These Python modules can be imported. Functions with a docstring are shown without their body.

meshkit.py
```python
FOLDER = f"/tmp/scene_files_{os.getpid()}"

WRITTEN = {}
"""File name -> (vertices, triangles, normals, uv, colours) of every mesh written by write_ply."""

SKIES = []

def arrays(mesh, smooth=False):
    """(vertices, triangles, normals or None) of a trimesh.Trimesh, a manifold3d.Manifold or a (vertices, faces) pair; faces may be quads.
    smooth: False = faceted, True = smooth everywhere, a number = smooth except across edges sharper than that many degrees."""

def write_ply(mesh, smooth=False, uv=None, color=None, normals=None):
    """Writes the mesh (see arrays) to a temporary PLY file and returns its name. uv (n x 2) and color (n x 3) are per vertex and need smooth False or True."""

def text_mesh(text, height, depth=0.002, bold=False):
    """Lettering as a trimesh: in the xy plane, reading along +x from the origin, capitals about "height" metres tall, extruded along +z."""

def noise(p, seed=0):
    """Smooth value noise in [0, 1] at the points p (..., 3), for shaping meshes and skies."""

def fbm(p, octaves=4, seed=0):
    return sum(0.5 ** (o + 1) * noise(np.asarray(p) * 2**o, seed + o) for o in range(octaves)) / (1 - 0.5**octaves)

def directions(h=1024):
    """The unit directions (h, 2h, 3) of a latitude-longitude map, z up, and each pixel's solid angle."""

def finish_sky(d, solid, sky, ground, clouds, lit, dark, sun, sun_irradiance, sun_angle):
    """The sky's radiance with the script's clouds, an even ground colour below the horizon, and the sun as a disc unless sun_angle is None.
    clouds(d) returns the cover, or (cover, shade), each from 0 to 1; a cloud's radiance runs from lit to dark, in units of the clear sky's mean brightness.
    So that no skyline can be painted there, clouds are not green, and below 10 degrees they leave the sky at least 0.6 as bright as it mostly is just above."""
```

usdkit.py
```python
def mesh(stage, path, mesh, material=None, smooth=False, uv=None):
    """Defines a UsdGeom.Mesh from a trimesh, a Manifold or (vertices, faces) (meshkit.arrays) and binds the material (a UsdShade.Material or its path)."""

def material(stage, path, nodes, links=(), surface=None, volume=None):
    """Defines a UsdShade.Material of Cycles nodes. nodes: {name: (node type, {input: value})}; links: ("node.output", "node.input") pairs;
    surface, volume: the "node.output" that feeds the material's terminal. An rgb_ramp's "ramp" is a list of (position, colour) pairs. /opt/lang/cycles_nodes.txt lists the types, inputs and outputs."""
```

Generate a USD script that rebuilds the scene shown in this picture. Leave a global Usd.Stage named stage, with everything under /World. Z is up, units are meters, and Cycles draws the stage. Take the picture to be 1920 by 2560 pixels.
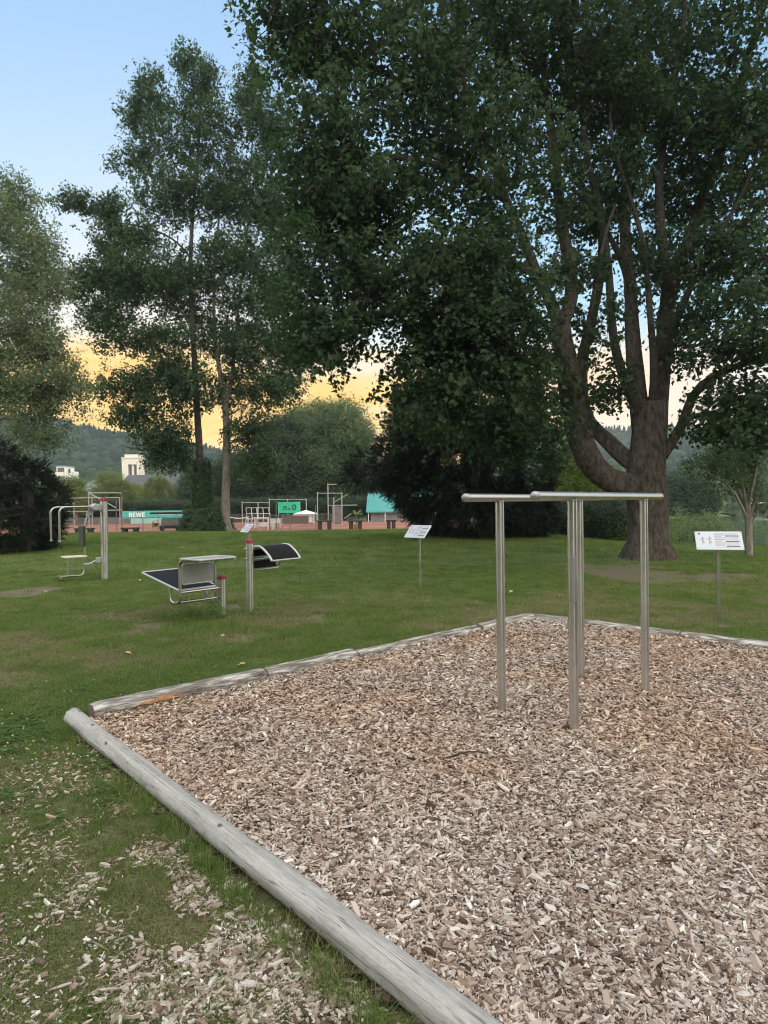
import math, random
import numpy as np, trimesh, usdkit, meshkit
from pxr import Gf, Sdf, Usd, UsdGeom, UsdLux, UsdShade, Vt
from scipy.spatial import cKDTree
import shapely
from shapely.geometry import Polygon, LineString

stage = Usd.Stage.CreateInMemory()
UsdGeom.SetStageUpAxis(stage, UsdGeom.Tokens.z)
UsdGeom.SetStageMetersPerUnit(stage, 1.0)
UsdGeom.Xform.Define(stage, '/World')
UsdGeom.Scope.Define(stage, '/World/Looks')
MAT, mesh = usdkit.material, usdkit.mesh

# ------------------------------------------------------------------ camera, sky, sun, exposure
EYE, FPX, HOR, ROLL = 1.5, 1600.0, 1264.0, 0.013
EXPOSURE = 3.15
SUN_AZ, SUN_EL = math.radians(-19), math.radians(3.0)      # azimuth from +y towards +x
SKY_STRENGTH, SUN_INTENSITY = 0.15, 0.12
HAZE = 0.00024
FILL_VEIL = (1.52, 1.40, 1.24)  # colour of the added sky veil that brightens the ground
pitch = (1280 - HOR) / FPX
_r0 = np.array([1.0, 0, 0]); _fw = np.array([0, math.cos(pitch), -math.sin(pitch)]); _u0 = np.cross(_r0, _fw)
_right = _r0 * math.cos(ROLL) - _u0 * math.sin(ROLL); _up = _r0 * math.sin(ROLL) + _u0 * math.cos(ROLL)
cam = UsdGeom.Camera.Define(stage, '/World/camera')
cam.CreateHorizontalApertureAttr(36.0); cam.CreateVerticalApertureAttr(48.0)
cam.CreateFocalLengthAttr(36.0 * FPX / 1920); cam.CreateExposureAttr(EXPOSURE)
cam.CreateClippingRangeAttr(Gf.Vec2f(0.05, 20000))
cam.AddTransformOp().Set(Gf.Matrix4d(*_right, 0, *_up, 0, *(-_fw), 0, 0, 0, EYE, 1))

dome = UsdLux.DomeLight.Define(stage, '/World/sky')
dome.GetPrim().SetCustomDataByKey('kind', 'structure')
sunv = np.array([math.sin(SUN_AZ) * math.cos(SUN_EL), math.cos(SUN_AZ) * math.cos(SUN_EL), math.sin(SUN_EL)])
skym = MAT(stage, '/World/Looks/evening_sky', {
    'sky': ('sky_texture', {'sky_type': 'single_scattering', 'sun_disc': False, 'sun_elevation': SUN_EL, 'sun_rotation': SUN_AZ,
                            'air_density': 1.0, 'aerosol_density': 0.5, 'ozone_density': 2.0}),
    'lum': ('rgb_to_bw', {}), 'den': ('math', {'math_type': 'multiply_add', 'value2': 0.88, 'value3': 1.16}), 'inv': ('math', {'math_type': 'divide', 'value1': 1.0}),
    'soft': ('vector_math', {'math_type': 'scale'}),
    'sat': ('hsv', {'saturation': 1.02}),
    # a low bank of sunset cloud
    'tc': ('texture_coordinate', {}), 'xyz': ('separate_xyz', {}),
    'st': ('mapping', {'scale': (2.2, 2.2, 9.0)}), 'n1': ('noise_texture', {'scale': 1.6, 'detail': 6.0, 'roughness': 0.55}),
    'wob': ('math', {'math_type': 'multiply_add', 'value2': 0.16, 'value3': -0.08}), 'el': ('math', {'math_type': 'add'}),
    'band': ('map_range', {'range_type': 'smoothstep', 'from_min': 0.265, 'from_max': 0.185, 'to_min': 0.0, 'to_max': 1.0}),
    'dot': ('vector_math', {'math_type': 'dot_product', 'vector2': (math.sin(SUN_AZ), math.cos(SUN_AZ), 0)}),
    'az': ('map_range', {'range_type': 'smoothstep', 'from_min': -0.2, 'from_max': 0.93, 'to_min': 0.15, 'to_max': 0.93}),
    'fac': ('math', {'math_type': 'multiply', 'use_clamp': True}),
    'st2': ('mapping', {'scale': (3.0, 3.0, 16.0), 'location': (3.1, 0.7, 0.0)}), 'n2': ('noise_texture', {'scale': 1.8, 'detail': 5.0}),
    'ramp': ('rgb_ramp', {'ramp': [(0.3, (0.96, 0.67, 0.42)), (0.45, (0.98, 0.60, 0.20)), (0.6, (0.98, 0.55, 0.08)), (0.75, (0.95, 0.67, 0.30))]}),
    'pink': ('map_range', {'range_type': 'smoothstep', 'from_min': 0.62, 'from_max': 0.95, 'to_min': 0.85, 'to_max': 0.0}),
    'tint': ('mix', {'mix_type': 'mix', 'color2': (0.85, 0.73, 0.69)}),
    'mixc': ('mix', {'mix_type': 'mix'}),
    # pale veil added overhead and away from the sunset, lifting light on the ground
    'vn': ('noise_texture', {'scale': 1.3, 'detail': 4.0, 'roughness': 0.5}), 'vz': ('math', {'math_type': 'multiply_add', 'value2': -0.55}), 'vd': ('math', {'math_type': 'multiply_add', 'value2': 0.5}),
    'veil': ('map_range', {'range_type': 'smoothstep', 'from_min': 0.52, 'from_max': -0.25, 'to_min': 0.0, 'to_max': 0.85}),
    'mixv': ('mix', {'mix_type': 'mix', 'color2': FILL_VEIL}),
    'bg': ('background_shader', {'strength': SKY_STRENGTH}),
}, [('sky.color', 'lum.color'), ('lum.val', 'den.value1'), ('den.value', 'inv.value2'), ('sky.color', 'soft.vector1'), ('inv.value', 'soft.scale'),
    ('soft.vector', 'sat.color'),
    ('tc.generated', 'xyz.vector'), ('tc.generated', 'st.vector'), ('st.vector', 'n1.vector'), ('n1.fac', 'wob.value1'), ('xyz.z', 'el.value1'), ('wob.value', 'el.value2'),
    ('el.value', 'band.value'), ('tc.generated', 'dot.vector1'), ('dot.value', 'az.value'), ('band.result', 'fac.value1'), ('az.result', 'fac.value2'),
    ('tc.generated', 'st2.vector'), ('st2.vector', 'n2.vector'), ('n2.fac', 'ramp.fac'), ('dot.value', 'pink.value'), ('pink.result', 'tint.fac'), ('ramp.color', 'tint.color1'),
    ('tc.generated', 'vn.vector'), ('vn.fac', 'vd.value1'), ('dot.value', 'vd.value3'), ('xyz.z', 'vz.value1'), ('vd.value', 'vz.value3'), ('vz.value', 'veil.value'), ('sat.color', 'mixv.color1'), ('veil.result', 'mixv.fac'), ('mixv.color', 'mixc.color1'), ('tint.color', 'mixc.color2'), ('fac.value', 'mixc.fac'), ('mixc.color', 'bg.color')], surface='bg.background')
UsdShade.MaterialBindingAPI.Apply(dome.GetPrim()).Bind(skym)
sun = UsdLux.DistantLight.Define(stage, '/World/sun')
sun.CreateIntensityAttr(SUN_INTENSITY); sun.CreateNormalizeAttr(True); sun.CreateAngleAttr(10.0); sun.CreateColorAttr(Gf.Vec3f(1.0, 0.82, 0.62))
_z = sunv; _x = np.cross([0, 0, 1.0], _z); _x /= np.linalg.norm(_x); _y = np.cross(_z, _x)
sun.AddTransformOp().Set(Gf.Matrix4d(*_x, 0, *_y, 0, *_z, 0, 0, 0, 60, 1))

# ------------------------------------------------------------------ helpers
K = 1920 / 1659.0


def hor(px):
    return HOR - ROLL * (px - 960)


def P(px, py, depth):
    """world point seen at pixel (px, py) of the 1920 x 2560 photograph at a given forward depth"""
    dx, dy = px - 960, py - 1280
    a = dx * math.cos(ROLL) - dy * math.sin(ROLL); b = dx * math.sin(ROLL) + dy * math.cos(ROLL)
    d = _fw + _r0 * (a / FPX) - _u0 * (b / FPX)
    return d * (depth / d[1]) + np.array([0, 0, EYE])


def M(x, y, depth):
    return P(x * K, y * K, depth)


def smooth(a, b, v):
    t = np.clip((np.asarray(v, float) - a) / (b - a), 0, 1)
    return t * t * (3 - 2 * t)


RIVER = Polygon([(12.5, 27), (14.5, 23.5), (18, 22), (30, 21), (90, 20), (400, 60), (400, 330), (160, 190), (97, 178), (74, 140), (60, 112), (47, 84), (40, 79), (34, 76), (29, 66), (20, 44)])


def terrain(x, y):
    x, y = np.asarray(x, float), np.asarray(y, float)
    z = 0.36 * smooth(13, 26, y) * (1 - smooth(29, 35.5, y)) * (1 - smooth(4, 9, x - 0.03 * y))
    z = z + 0.03 * (meshkit.noise(np.stack([x * 0.4, y * 0.4, 0 * x], -1), 5) - 0.5) * (1 - smooth(30, 36, y))
    near = (x > 4) & (y > 14) & (y < 420)
    if np.any(near):
        pts = shapely.points(x[near] if x.ndim else x, y[near] if y.ndim else y)
        inside = shapely.contains(RIVER, pts); d = shapely.distance(RIVER.exterior, pts)
        drop = np.where(inside, -0.55 - np.minimum(d, 4) * 0.5, -0.55 * (1 - smooth(0, 3.0, d)))
        if x.ndim:
            z = z.copy(); z[near] += drop
        else:
            z = z + drop
    return z


def G(px, py):
    """the point of the ground seen at a pixel"""
    o = np.array([0, 0, EYE]); d = P(px, py, 1.0) - o
    z = 0.0
    for _ in range(60):
        t = (z - EYE) / d[2]; q = o + d * t
        z += 0.5 * (float(terrain(q[0], q[1])) - z)
    return np.array([q[0], q[1], z])


def GM(x, y):
    return G(x * K, y * K)


# ---- stage helpers
_used = {}


def numbered(parent, name):
    k = (parent, name); n = _used.get(k, 0); _used[k] = n + 1
    return f'{parent}/{name}' if n == 0 else f'{parent}/{name}_{n:03d}'


def data(p, **kw):
    p = p.GetPrim() if hasattr(p, 'GetPrim') else p
    for k, v in kw.items():
        if v:
            p.SetCustomDataByKey({'cat': 'category'}.get(k, k), v)
    return p


def thing(name, loc=(0, 0, 0), rotz=0.0, label=None, cat=None, group=None, kind=None):
    x = UsdGeom.Xform.Define(stage, numbered('/World', name))
    x.AddTranslateOp().Set(Gf.Vec3d(*map(float, loc)))
    if rotz:
        x.AddRotateZOp().Set(math.degrees(rotz))
    return data(x, label=label, cat=cat, group=group, kind=kind)


def path_of(parent):
    return '/World' if parent is None else str((parent.GetPrim() if hasattr(parent, 'GetPrim') else parent).GetPath())


def part(parent, name, m, mat, smooth=30, label=None, uv=None, kind=None):
    if isinstance(m, list):
        m = join(m)
    return data(mesh(stage, numbered(path_of(parent), name), m, L[mat], smooth=smooth, uv=uv), label=label, kind=kind)


def top(name, m, mat, smooth=30, label=None, cat=None, group=None, kind=None, uv=None):
    return data(part(None, name, m, mat, smooth, uv=uv), label=label, cat=cat, group=group, kind=kind)


def copies(first, name, loc, rotz, label, cat, group):
    r = thing(name, loc, rotz, label, cat, group)
    r.GetReferences().AddInternalReference(first.GetPath())
    r.SetInstanceable(True)
    return r


def join(ms):
    vs, fs, n = [], [], 0
    for m in ms:
        v, f = (np.asarray(m.vertices), np.asarray(m.faces)) if hasattr(m, 'vertices') else m
        f = np.asarray(f)
        if f.shape[1] == 4:
            f = np.vstack([f[:, [0, 1, 2]], f[:, [0, 2, 3]]])
        vs.append(v); fs.append(f + n); n += len(v)
    return trimesh.Trimesh(np.vstack(vs), np.vstack(fs), process=False)


def fillet(pts, r, n=6):
    """round the corners of a polyline"""
    pts = [np.asarray(p, float) for p in pts]; out = [pts[0]]
    for a, b, c in zip(pts, pts[1:], pts[2:]):
        u, v = (a - b), (c - b); lu, lv = np.linalg.norm(u), np.linalg.norm(v); t = min(r, lu * 0.49, lv * 0.49)
        p, q = b + u / lu * t, b + v / lv * t
        for k in range(n + 1):
            s = k / n
            out.append((1 - s) ** 2 * p + 2 * s * (1 - s) * b + s * s * q)
    out.append(pts[-1])
    return np.array(out)


def tube(pts, r, sides=12, caps=True):
    p = np.asarray(pts, float); n = len(p); r = np.broadcast_to(np.asarray(r, float), (n,))
    t = np.gradient(p, axis=0); t /= np.linalg.norm(t, axis=1, keepdims=True) + 1e-12
    a = np.cross(t[0], [0, 0, 1.0] if abs(t[0][2]) < 0.9 else [1.0, 0, 0]); a /= np.linalg.norm(a)
    A = [a]
    for i in range(1, n):
        a = a - t[i] * (a @ t[i]); a /= np.linalg.norm(a) + 1e-12; A.append(a)
    A = np.array(A); B = np.cross(t, A); ang = np.arange(sides) * 2 * np.pi / sides
    v = (p[:, None] + r[:, None, None] * (np.cos(ang)[None, :, None] * A[:, None] + np.sin(ang)[None, :, None] * B[:, None])).reshape(-1, 3)
    i, j = np.meshgrid(np.arange(n - 1), np.arange(sides), indexing='ij'); j2 = (j + 1) % sides
    q = np.stack([i * sides + j, i * sides + j2, (i + 1) * sides + j2, (i + 1) * sides + j], -1).reshape(-1, 4)
    f = np.vstack([q[:, [0, 1, 2]], q[:, [0, 2, 3]]])
    if caps:
        v = np.vstack([v, p[:1], p[-1:]]); c0, c1 = len(v) - 2, len(v) - 1
        k = np.arange(sides); k2 = (k + 1) % sides
        f = np.vstack([f, np.stack([np.full(sides, c0), k2, k], 1), np.stack([np.full(sides, c1), (n - 1) * sides + k, (n - 1) * sides + k2], 1)])
    return trimesh.Trimesh(v, f, process=False)


def bx(lo, hi, bevel=0.0):
    lo, hi = np.minimum(lo, hi), np.maximum(lo, hi)
    if bevel:
        import manifold3d as m3
        b = min(bevel, *(0.45 * (hi - lo)))
        s = hi - lo - 2 * b
        c = np.array([[x, y, z] for x in (0, 1) for y in (0, 1) for z in (0, 1)], float) * s + lo + b
        pts = np.vstack([c + np.array(o) * b for o in ((1, 0, 0), (-1, 0, 0), (0, 1, 0), (0, -1, 0), (0, 0, 1), (0, 0, -1))])
        return trimesh.convex.convex_hull(pts)
    m = trimesh.creation.box(hi - lo); m.apply_translation((lo + hi) / 2)
    return m


def frame(origin, U, V, W):
    """matrix taking local (u, v, w) to the world"""
    m = np.eye(4); m[:3, 0], m[:3, 1], m[:3, 2], m[:3, 3] = U, V, W, origin
    return m


def moved(m, mat):
    m = m.copy(); m.apply_transform(mat)
    return m


def rotz(a):
    return trimesh.transformations.rotation_matrix(a, [0, 0, 1])


def quats_of(R):
    """rotation matrices (n,3,3) to quaternions (w, x, y, z)"""
    from scipy.spatial.transform import Rotation
    q = Rotation.from_matrix(R).as_quat()
    return q[:, [3, 0, 1, 2]]


def instancer(path, protos, mat, pos, quat, scale, idx, kind='stuff', label=None, cat=None):
    """a PointInstancer of prototype meshes that stand under it; mat: one material or one for each prototype"""
    pi = UsdGeom.PointInstancer.Define(stage, path)
    UsdGeom.Scope.Define(stage, path + '/kinds')
    targets = []
    for k, m in enumerate(protos):
        q = f'{path}/kinds/piece_{k:03d}'
        mm = mat[k] if isinstance(mat, (list, tuple)) else mat
        mesh(stage, q, m, L[mm], smooth=False); targets.append(q)
    pi.CreatePrototypesRel().SetTargets([Sdf.Path(t) for t in targets])
    pos = np.asarray(pos, np.float32); n = len(pos)
    scale = np.asarray(scale, np.float32)
    if scale.ndim == 1:
        scale = np.repeat(scale[:, None], 3, 1)
    pi.CreatePositionsAttr(Vt.Vec3fArray.FromNumpy(pos))
    q = np.asarray(quat, float)
    pi.CreateOrientationsAttr(Vt.QuathArray([Gf.Quath(float(a), float(b), float(c), float(d)) for a, b, c, d in q]))
    pi.CreateScalesAttr(Vt.Vec3fArray.FromNumpy(scale))
    pi.CreateProtoIndicesAttr(Vt.IntArray.FromNumpy(np.asarray(idx, np.int32)))
    data(pi, kind=kind, label=label, cat=cat)
    return pi


def basis(z, roll):
    """rotation matrices whose local z is along the rows of z, rolled by the angles"""
    z = z / (np.linalg.norm(z, axis=1, keepdims=True) + 1e-9)
    h = np.where(np.abs(z[:, 2:]) < 0.95, [[0, 0, 1.0]], [[1.0, 0, 0]])
    x = np.cross(h, z); x /= np.linalg.norm(x, axis=1, keepdims=True); y = np.cross(z, x)
    c, s = np.cos(roll)[:, None], np.sin(roll)[:, None]
    return np.stack([x * c + y * s, -x * s + y * c, z], -1)


# ------------------------------------------------------------------ materials
L = {}


def simple(name, color, rough=0.6, metallic=0.0, spec=0.5, nscale=0.0, namt=0.25, bump=0.0, bscale=None, stretch=(1, 1, 1), color2=None, **more):
    """a principled material whose colour is broken up by noise in world space"""
    nodes = {'p': ('principled_bsdf', {'base_color': color, 'roughness': rough, 'metallic': metallic, 'specular_ior_level': spec, **more})}
    links = []
    if nscale:
        c2 = color2 or tuple(c * (1 - namt) for c in color); c1 = color if color2 else tuple(min(1, c * (1 + namt)) for c in color)
        nodes |= {'g': ('geometry', {}), 'm': ('mapping', {'scale': stretch}), 'n': ('noise_texture', {'scale': nscale, 'detail': 5.0, 'roughness': 0.6}),
                  'r': ('rgb_ramp', {'ramp': [(0.3, c2), (0.7, c1)]})}
        links += [('g.position', 'm.vector'), ('m.vector', 'n.vector'), ('n.fac', 'r.fac'), ('r.color', 'p.base_color')]
        if bump:
            nodes |= {'bn': ('noise_texture', {'scale': bscale or nscale * 3, 'detail': 6.0, 'roughness': 0.65}), 'b': ('bump', {'strength': bump, 'distance': 0.02})}
            links += [('m.vector', 'bn.vector'), ('bn.fac', 'b.height'), ('b.normal', 'p.normal')]
    L[name] = MAT(stage, '/World/Looks/' + name, nodes, links, surface='p.BSDF')


def steel(name, color, rough, aniso=0.0):
    """brushed tube steel: the brush marks run round the tube, so that highlights stretch along it"""
    L[name] = MAT(stage, '/World/Looks/' + name, {
        'g': ('geometry', {}), 'n': ('noise_texture', {'scale': 3.0, 'detail': 4.0}), 'rr': ('map_range', {'from_min': 0.3, 'from_max': 0.7, 'to_min': rough - 0.02, 'to_max': rough + 0.04}),
        't': ('tangent', {'direction_type': 'radial', 'axis': 'z'}), 'p': ('principled_bsdf', {'metallic': 1.0, 'base_color': color, 'anisotropic': aniso, 'anisotropic_rotation': 0.25})},
        [('g.position', 'n.vector'), ('n.fac', 'rr.value'), ('rr.result', 'p.roughness')] + ([('t.tangent', 'p.tangent')] if aniso else []), surface='p.BSDF')


def leaf(name, dark, light, rare=None, trans=0.32, rough=0.45, spec=0.4):
    """leaves: tone varies by sprig and by leaf, light shines through"""
    ramp = [(0.0, dark), (0.75, light)] + ([(0.93, light), (0.97, rare)] if rare else [])
    L[name] = MAT(stage, '/World/Looks/' + name, {
        'o': ('object_info', {}), 'g': ('geometry', {}), 'a': ('math', {'math_type': 'multiply', 'value2': 0.45}), 'b': ('math', {'math_type': 'multiply_add', 'value2': 0.55}),
        'r': ('rgb_ramp', {'ramp': ramp}),
        'p': ('principled_bsdf', {'roughness': rough, 'specular_ior_level': spec}), 't': ('translucent_bsdf', {}), 'hs': ('hsv', {'hue': 0.49, 'saturation': 1.15, 'value': 1.5}),
        'mix': ('mix_closure', {'fac': trans})},
        [('o.random', 'a.value1'), ('g.random_per_island', 'b.value1'), ('a.value', 'b.value3'), ('b.value', 'r.fac'), ('r.color', 'p.base_color'), ('r.color', 'hs.color'), ('hs.color', 't.color'),
         ('p.BSDF', 'mix.closure1'), ('t.BSDF', 'mix.closure2')], surface='mix.closure')


steel('stainless_steel', (0.54, 0.535, 0.52), 0.26)
steel('brushed_steel', (0.66, 0.655, 0.64), 0.24, 0.85)
steel('dull_steel', (0.42, 0.42, 0.41), 0.42)
steel('galvanised_steel', (0.50, 0.51, 0.52), 0.45)
simple('red_cap_plastic', (0.17, 0.014, 0.030), 0.35, nscale=30, namt=0.2)
simple('black_rubber', (0.009, 0.010, 0.012), 0.55, spec=0.12, nscale=25, namt=0.35)
simple('dark_green_pad', (0.02, 0.028, 0.022), 0.5, nscale=30, namt=0.3)
simple('grey_mesh_sheet', (0.30, 0.31, 0.31), 0.45, metallic=0.6, nscale=60, namt=0.25)
simple('pale_seat_plate', (0.62, 0.58, 0.47), 0.45, nscale=30, namt=0.1)
simple('sign_face', (0.50, 0.54, 0.60), 0.38, metallic=0.25, nscale=40, namt=0.06)
simple('sign_ink', (0.10, 0.10, 0.13), 0.5)
simple('sign_pale_ink', (0.30, 0.32, 0.37), 0.5)
simple('sign_red_ink', (0.10, 0.045, 0.055), 0.5)
simple('white_paint', (0.72, 0.72, 0.70), 0.5, nscale=4, namt=0.08)
simple('cream_wall', (0.62, 0.58, 0.50), 0.8, nscale=0.4, namt=0.08)
simple('grey_wall', (0.26, 0.26, 0.27), 0.8, nscale=1.2, namt=0.12)
simple('dark_glass', (0.06, 0.075, 0.09), 0.15)
simple('slate_roof', (0.075, 0.078, 0.088), 0.85, spec=0.2, nscale=2.0, namt=0.2)
simple('pale_roof', (0.36, 0.40, 0.46), 0.5, nscale=1.0, namt=0.1)
simple('teal_board', (0.055, 0.36, 0.33), 0.5, nscale=1.5, namt=0.08)
simple('teal_roof', (0.05, 0.23, 0.215), 0.55, nscale=1.2, namt=0.12)  # darker than the teal boards, shade on the hut roof put into the colour
simple('pale_teal_board', (0.30, 0.50, 0.47), 0.55, nscale=1.5, namt=0.12)
simple('green_banner', (0.03, 0.42, 0.25), 0.5, nscale=2.0, namt=0.1)
simple('dark_lettering', (0.012, 0.05, 0.04), 0.6)
simple('white_lettering', (0.80, 0.80, 0.78), 0.5)
simple('dark_wood', (0.030, 0.026, 0.023), 0.75, nscale=10, namt=0.3)
simple('brown_screen', (0.11, 0.075, 0.07), 0.85, nscale=6, namt=0.25)
simple('grey_screen', (0.15, 0.145, 0.14), 0.85, nscale=3, namt=0.25)
simple('wire', (0.17, 0.18, 0.17), 0.5, metallic=0.7)
simple('yellow_hose', (0.62, 0.42, 0.10), 0.45)
simple('terracotta', (0.30, 0.12, 0.07), 0.8, nscale=20)
simple('red_clay', (0.31, 0.125, 0.080), 0.95, nscale=1.2, namt=0.16, bump=0.3, bscale=40)
simple('white_line', (0.62, 0.52, 0.47), 0.8, nscale=10, namt=0.12)
simple('pale_blue_panel', (0.42, 0.47, 0.54), 0.5, nscale=6, namt=0.06)
simple('gravel_grey', (0.34, 0.32, 0.30), 0.9, nscale=30, namt=0.3)
simple('soil', (0.10, 0.072, 0.050), 0.95, nscale=25, namt=0.35, bump=0.6, bscale=90)
simple('fallen_leaf', (0.42, 0.30, 0.16), 0.6, nscale=40, namt=0.25)
simple('clover_white', (0.62, 0.63, 0.55), 0.7)
simple('bark_maple', (0.135, 0.115, 0.097), 0.92, spec=0.15, nscale=11, namt=0.45, bump=1.0, bscale=13, stretch=(1, 1, 0.42), color2=(0.030, 0.025, 0.022))
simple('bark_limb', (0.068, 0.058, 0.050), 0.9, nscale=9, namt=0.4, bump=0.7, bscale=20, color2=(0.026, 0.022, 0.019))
simple('bark_grey', (0.20, 0.175, 0.145), 0.9, nscale=9, namt=0.35, bump=0.6, bscale=22, stretch=(1, 1, 0.35), color2=(0.085, 0.072, 0.06))
simple('bark_dark', (0.045, 0.036, 0.030), 0.9, nscale=8, namt=0.3)
leaf('maple_leaf', (0.024, 0.052, 0.022), (0.084, 0.138, 0.062), (0.20, 0.17, 0.06), trans=0.34, rough=0.5, spec=0.3)
simple('bark_pale', (0.36, 0.33, 0.28), 0.9, nscale=9, namt=0.35, bump=0.5, bscale=22, stretch=(1, 1, 0.35), color2=(0.17, 0.15, 0.125))
leaf('maple_leaf_young', (0.030, 0.064, 0.026), (0.092, 0.150, 0.064), (0.19, 0.14, 0.05), trans=0.34, rough=0.5, spec=0.3)
leaf('pale_leaf', (0.100, 0.145, 0.075), (0.215, 0.270, 0.145), (0.22, 0.19, 0.09), trans=0.38)
leaf('yew_needle', (0.010, 0.020, 0.012), (0.030, 0.050, 0.026), trans=0.10, rough=0.55)
leaf('clover_leaf', (0.060, 0.125, 0.030), (0.130, 0.215, 0.060), trans=0.3, rough=0.6, spec=0.2)
leaf('ivy_leaf', (0.030, 0.070, 0.026), (0.080, 0.140, 0.052), trans=0.22)
leaf('lime_leaf', (0.080, 0.140, 0.062), (0.185, 0.255, 0.125), trans=0.32)
leaf('dark_leaf', (0.032, 0.060, 0.032), (0.078, 0.120, 0.060), trans=0.25)
leaf('bright_leaf', (0.13, 0.190, 0.038), (0.28, 0.340, 0.095), trans=0.38)
leaf('olive_leaf', (0.125, 0.175, 0.055), (0.260, 0.320, 0.120), trans=0.33)
leaf('forest_leaf', (0.022, 0.045, 0.028), (0.060, 0.090, 0.052), trans=0.1, rough=0.8, spec=0.1)
leaf('forest_leaf_light', (0.040, 0.070, 0.030), (0.095, 0.130, 0.060), trans=0.1, rough=0.8, spec=0.1)
leaf('grass_blade', (0.095, 0.158, 0.040), (0.320, 0.410, 0.150), (0.42, 0.39, 0.22), trans=0.40, rough=0.6, spec=0.2)
leaf('dry_blade', (0.18, 0.190, 0.085), (0.42, 0.40, 0.23), trans=0.25, rough=0.6, spec=0.2)
leaf('weed_leaf', (0.11, 0.20, 0.04), (0.20, 0.30, 0.08), trans=0.3)
leaf('bank_plant', (0.13, 0.20, 0.075), (0.28, 0.36, 0.17), trans=0.35)

# ------------------------------------------------------------------ the ground
rng = np.random.default_rng(11)


def Gz(px, py, z):
    o = np.array([0, 0, EYE]); d = P(px, py, 1.0) - o
    return o + d * ((z - EYE) / d[2])


LOGN = [Gz(184, 1788, 0.055), Gz(1140, 2560, 0.055)]
LOGN[1] = LOGN[0] + (LOGN[1] - LOGN[0]) * 1.45
LOGL = [Gz(229, 1783, 0.04), Gz(1331, 1545, 0.04)]
LOGB = [Gz(1336, 1546, 0.035), Gz(1920, 1620, 0.035)]
LOGB[1] = LOGB[0] + (LOGB[1] - LOGB[0]) * 1.9
_c0 = LOGN[0] + (LOGN[1] - LOGN[0]) * 0.03
BED = Polygon([tuple(_c0[:2]), tuple(LOGL[1][:2]), tuple(LOGB[1][:2]), (LOGB[1][0] + 1.0, 0.3), tuple(LOGN[1][:2])])
BEDS = BED.buffer(-0.02)


def inside(poly, x, y):
    return shapely.contains_xy(poly, x, y)


_blobs = []      # worn spots: centre and radii (m) and strength
for (cx, cy, rx, ry, s) in [(62, 1279, 0.55, 0.9, 1.0), (325, 1355, 0.36, 0.55, 1.0), (672, 1339, 0.28, 0.5, 0.8), (510, 1380, 0.42, 0.4, 0.7), (1330, 1232, 1.5, 1.6, 0.85), (1440, 1250, 1.6, 1.2, 0.8),
                            (1540, 1246, 1.4, 0.9, 0.7), (500, 1312, 0.25, 0.4, 1.0), (905, 1290, 0.25, 0.35, 0.6), (200, 1322, 0.5, 0.5, 0.35), (1553, 1350, 0.25, 0.25, 0.7), (860, 1150, 1.8, 1.5, 0.5),
                            (330, 1620, 0.35, 0.30, 0.5), (450, 1760, 0.30, 0.3, 0.85), (300, 1850, 0.5, 0.4, 0.8), (120, 1900, 0.4, 0.35, 0.6), (420, 1960, 0.5, 0.35, 0.9), (180, 2060, 0.5, 0.3, 1.0),
                            (620, 2080, 0.35, 0.25, 0.95), (420, 2160, 0.4, 0.22, 0.8), (700, 2190, 0.35, 0.2, 0.9), (60, 2150, 0.35, 0.2, 0.85), (250, 1720, 0.3, 0.3, 0.55)]:
    q = GM(cx, cy); _blobs.append((q[0], q[1], rx, ry, s))


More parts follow.
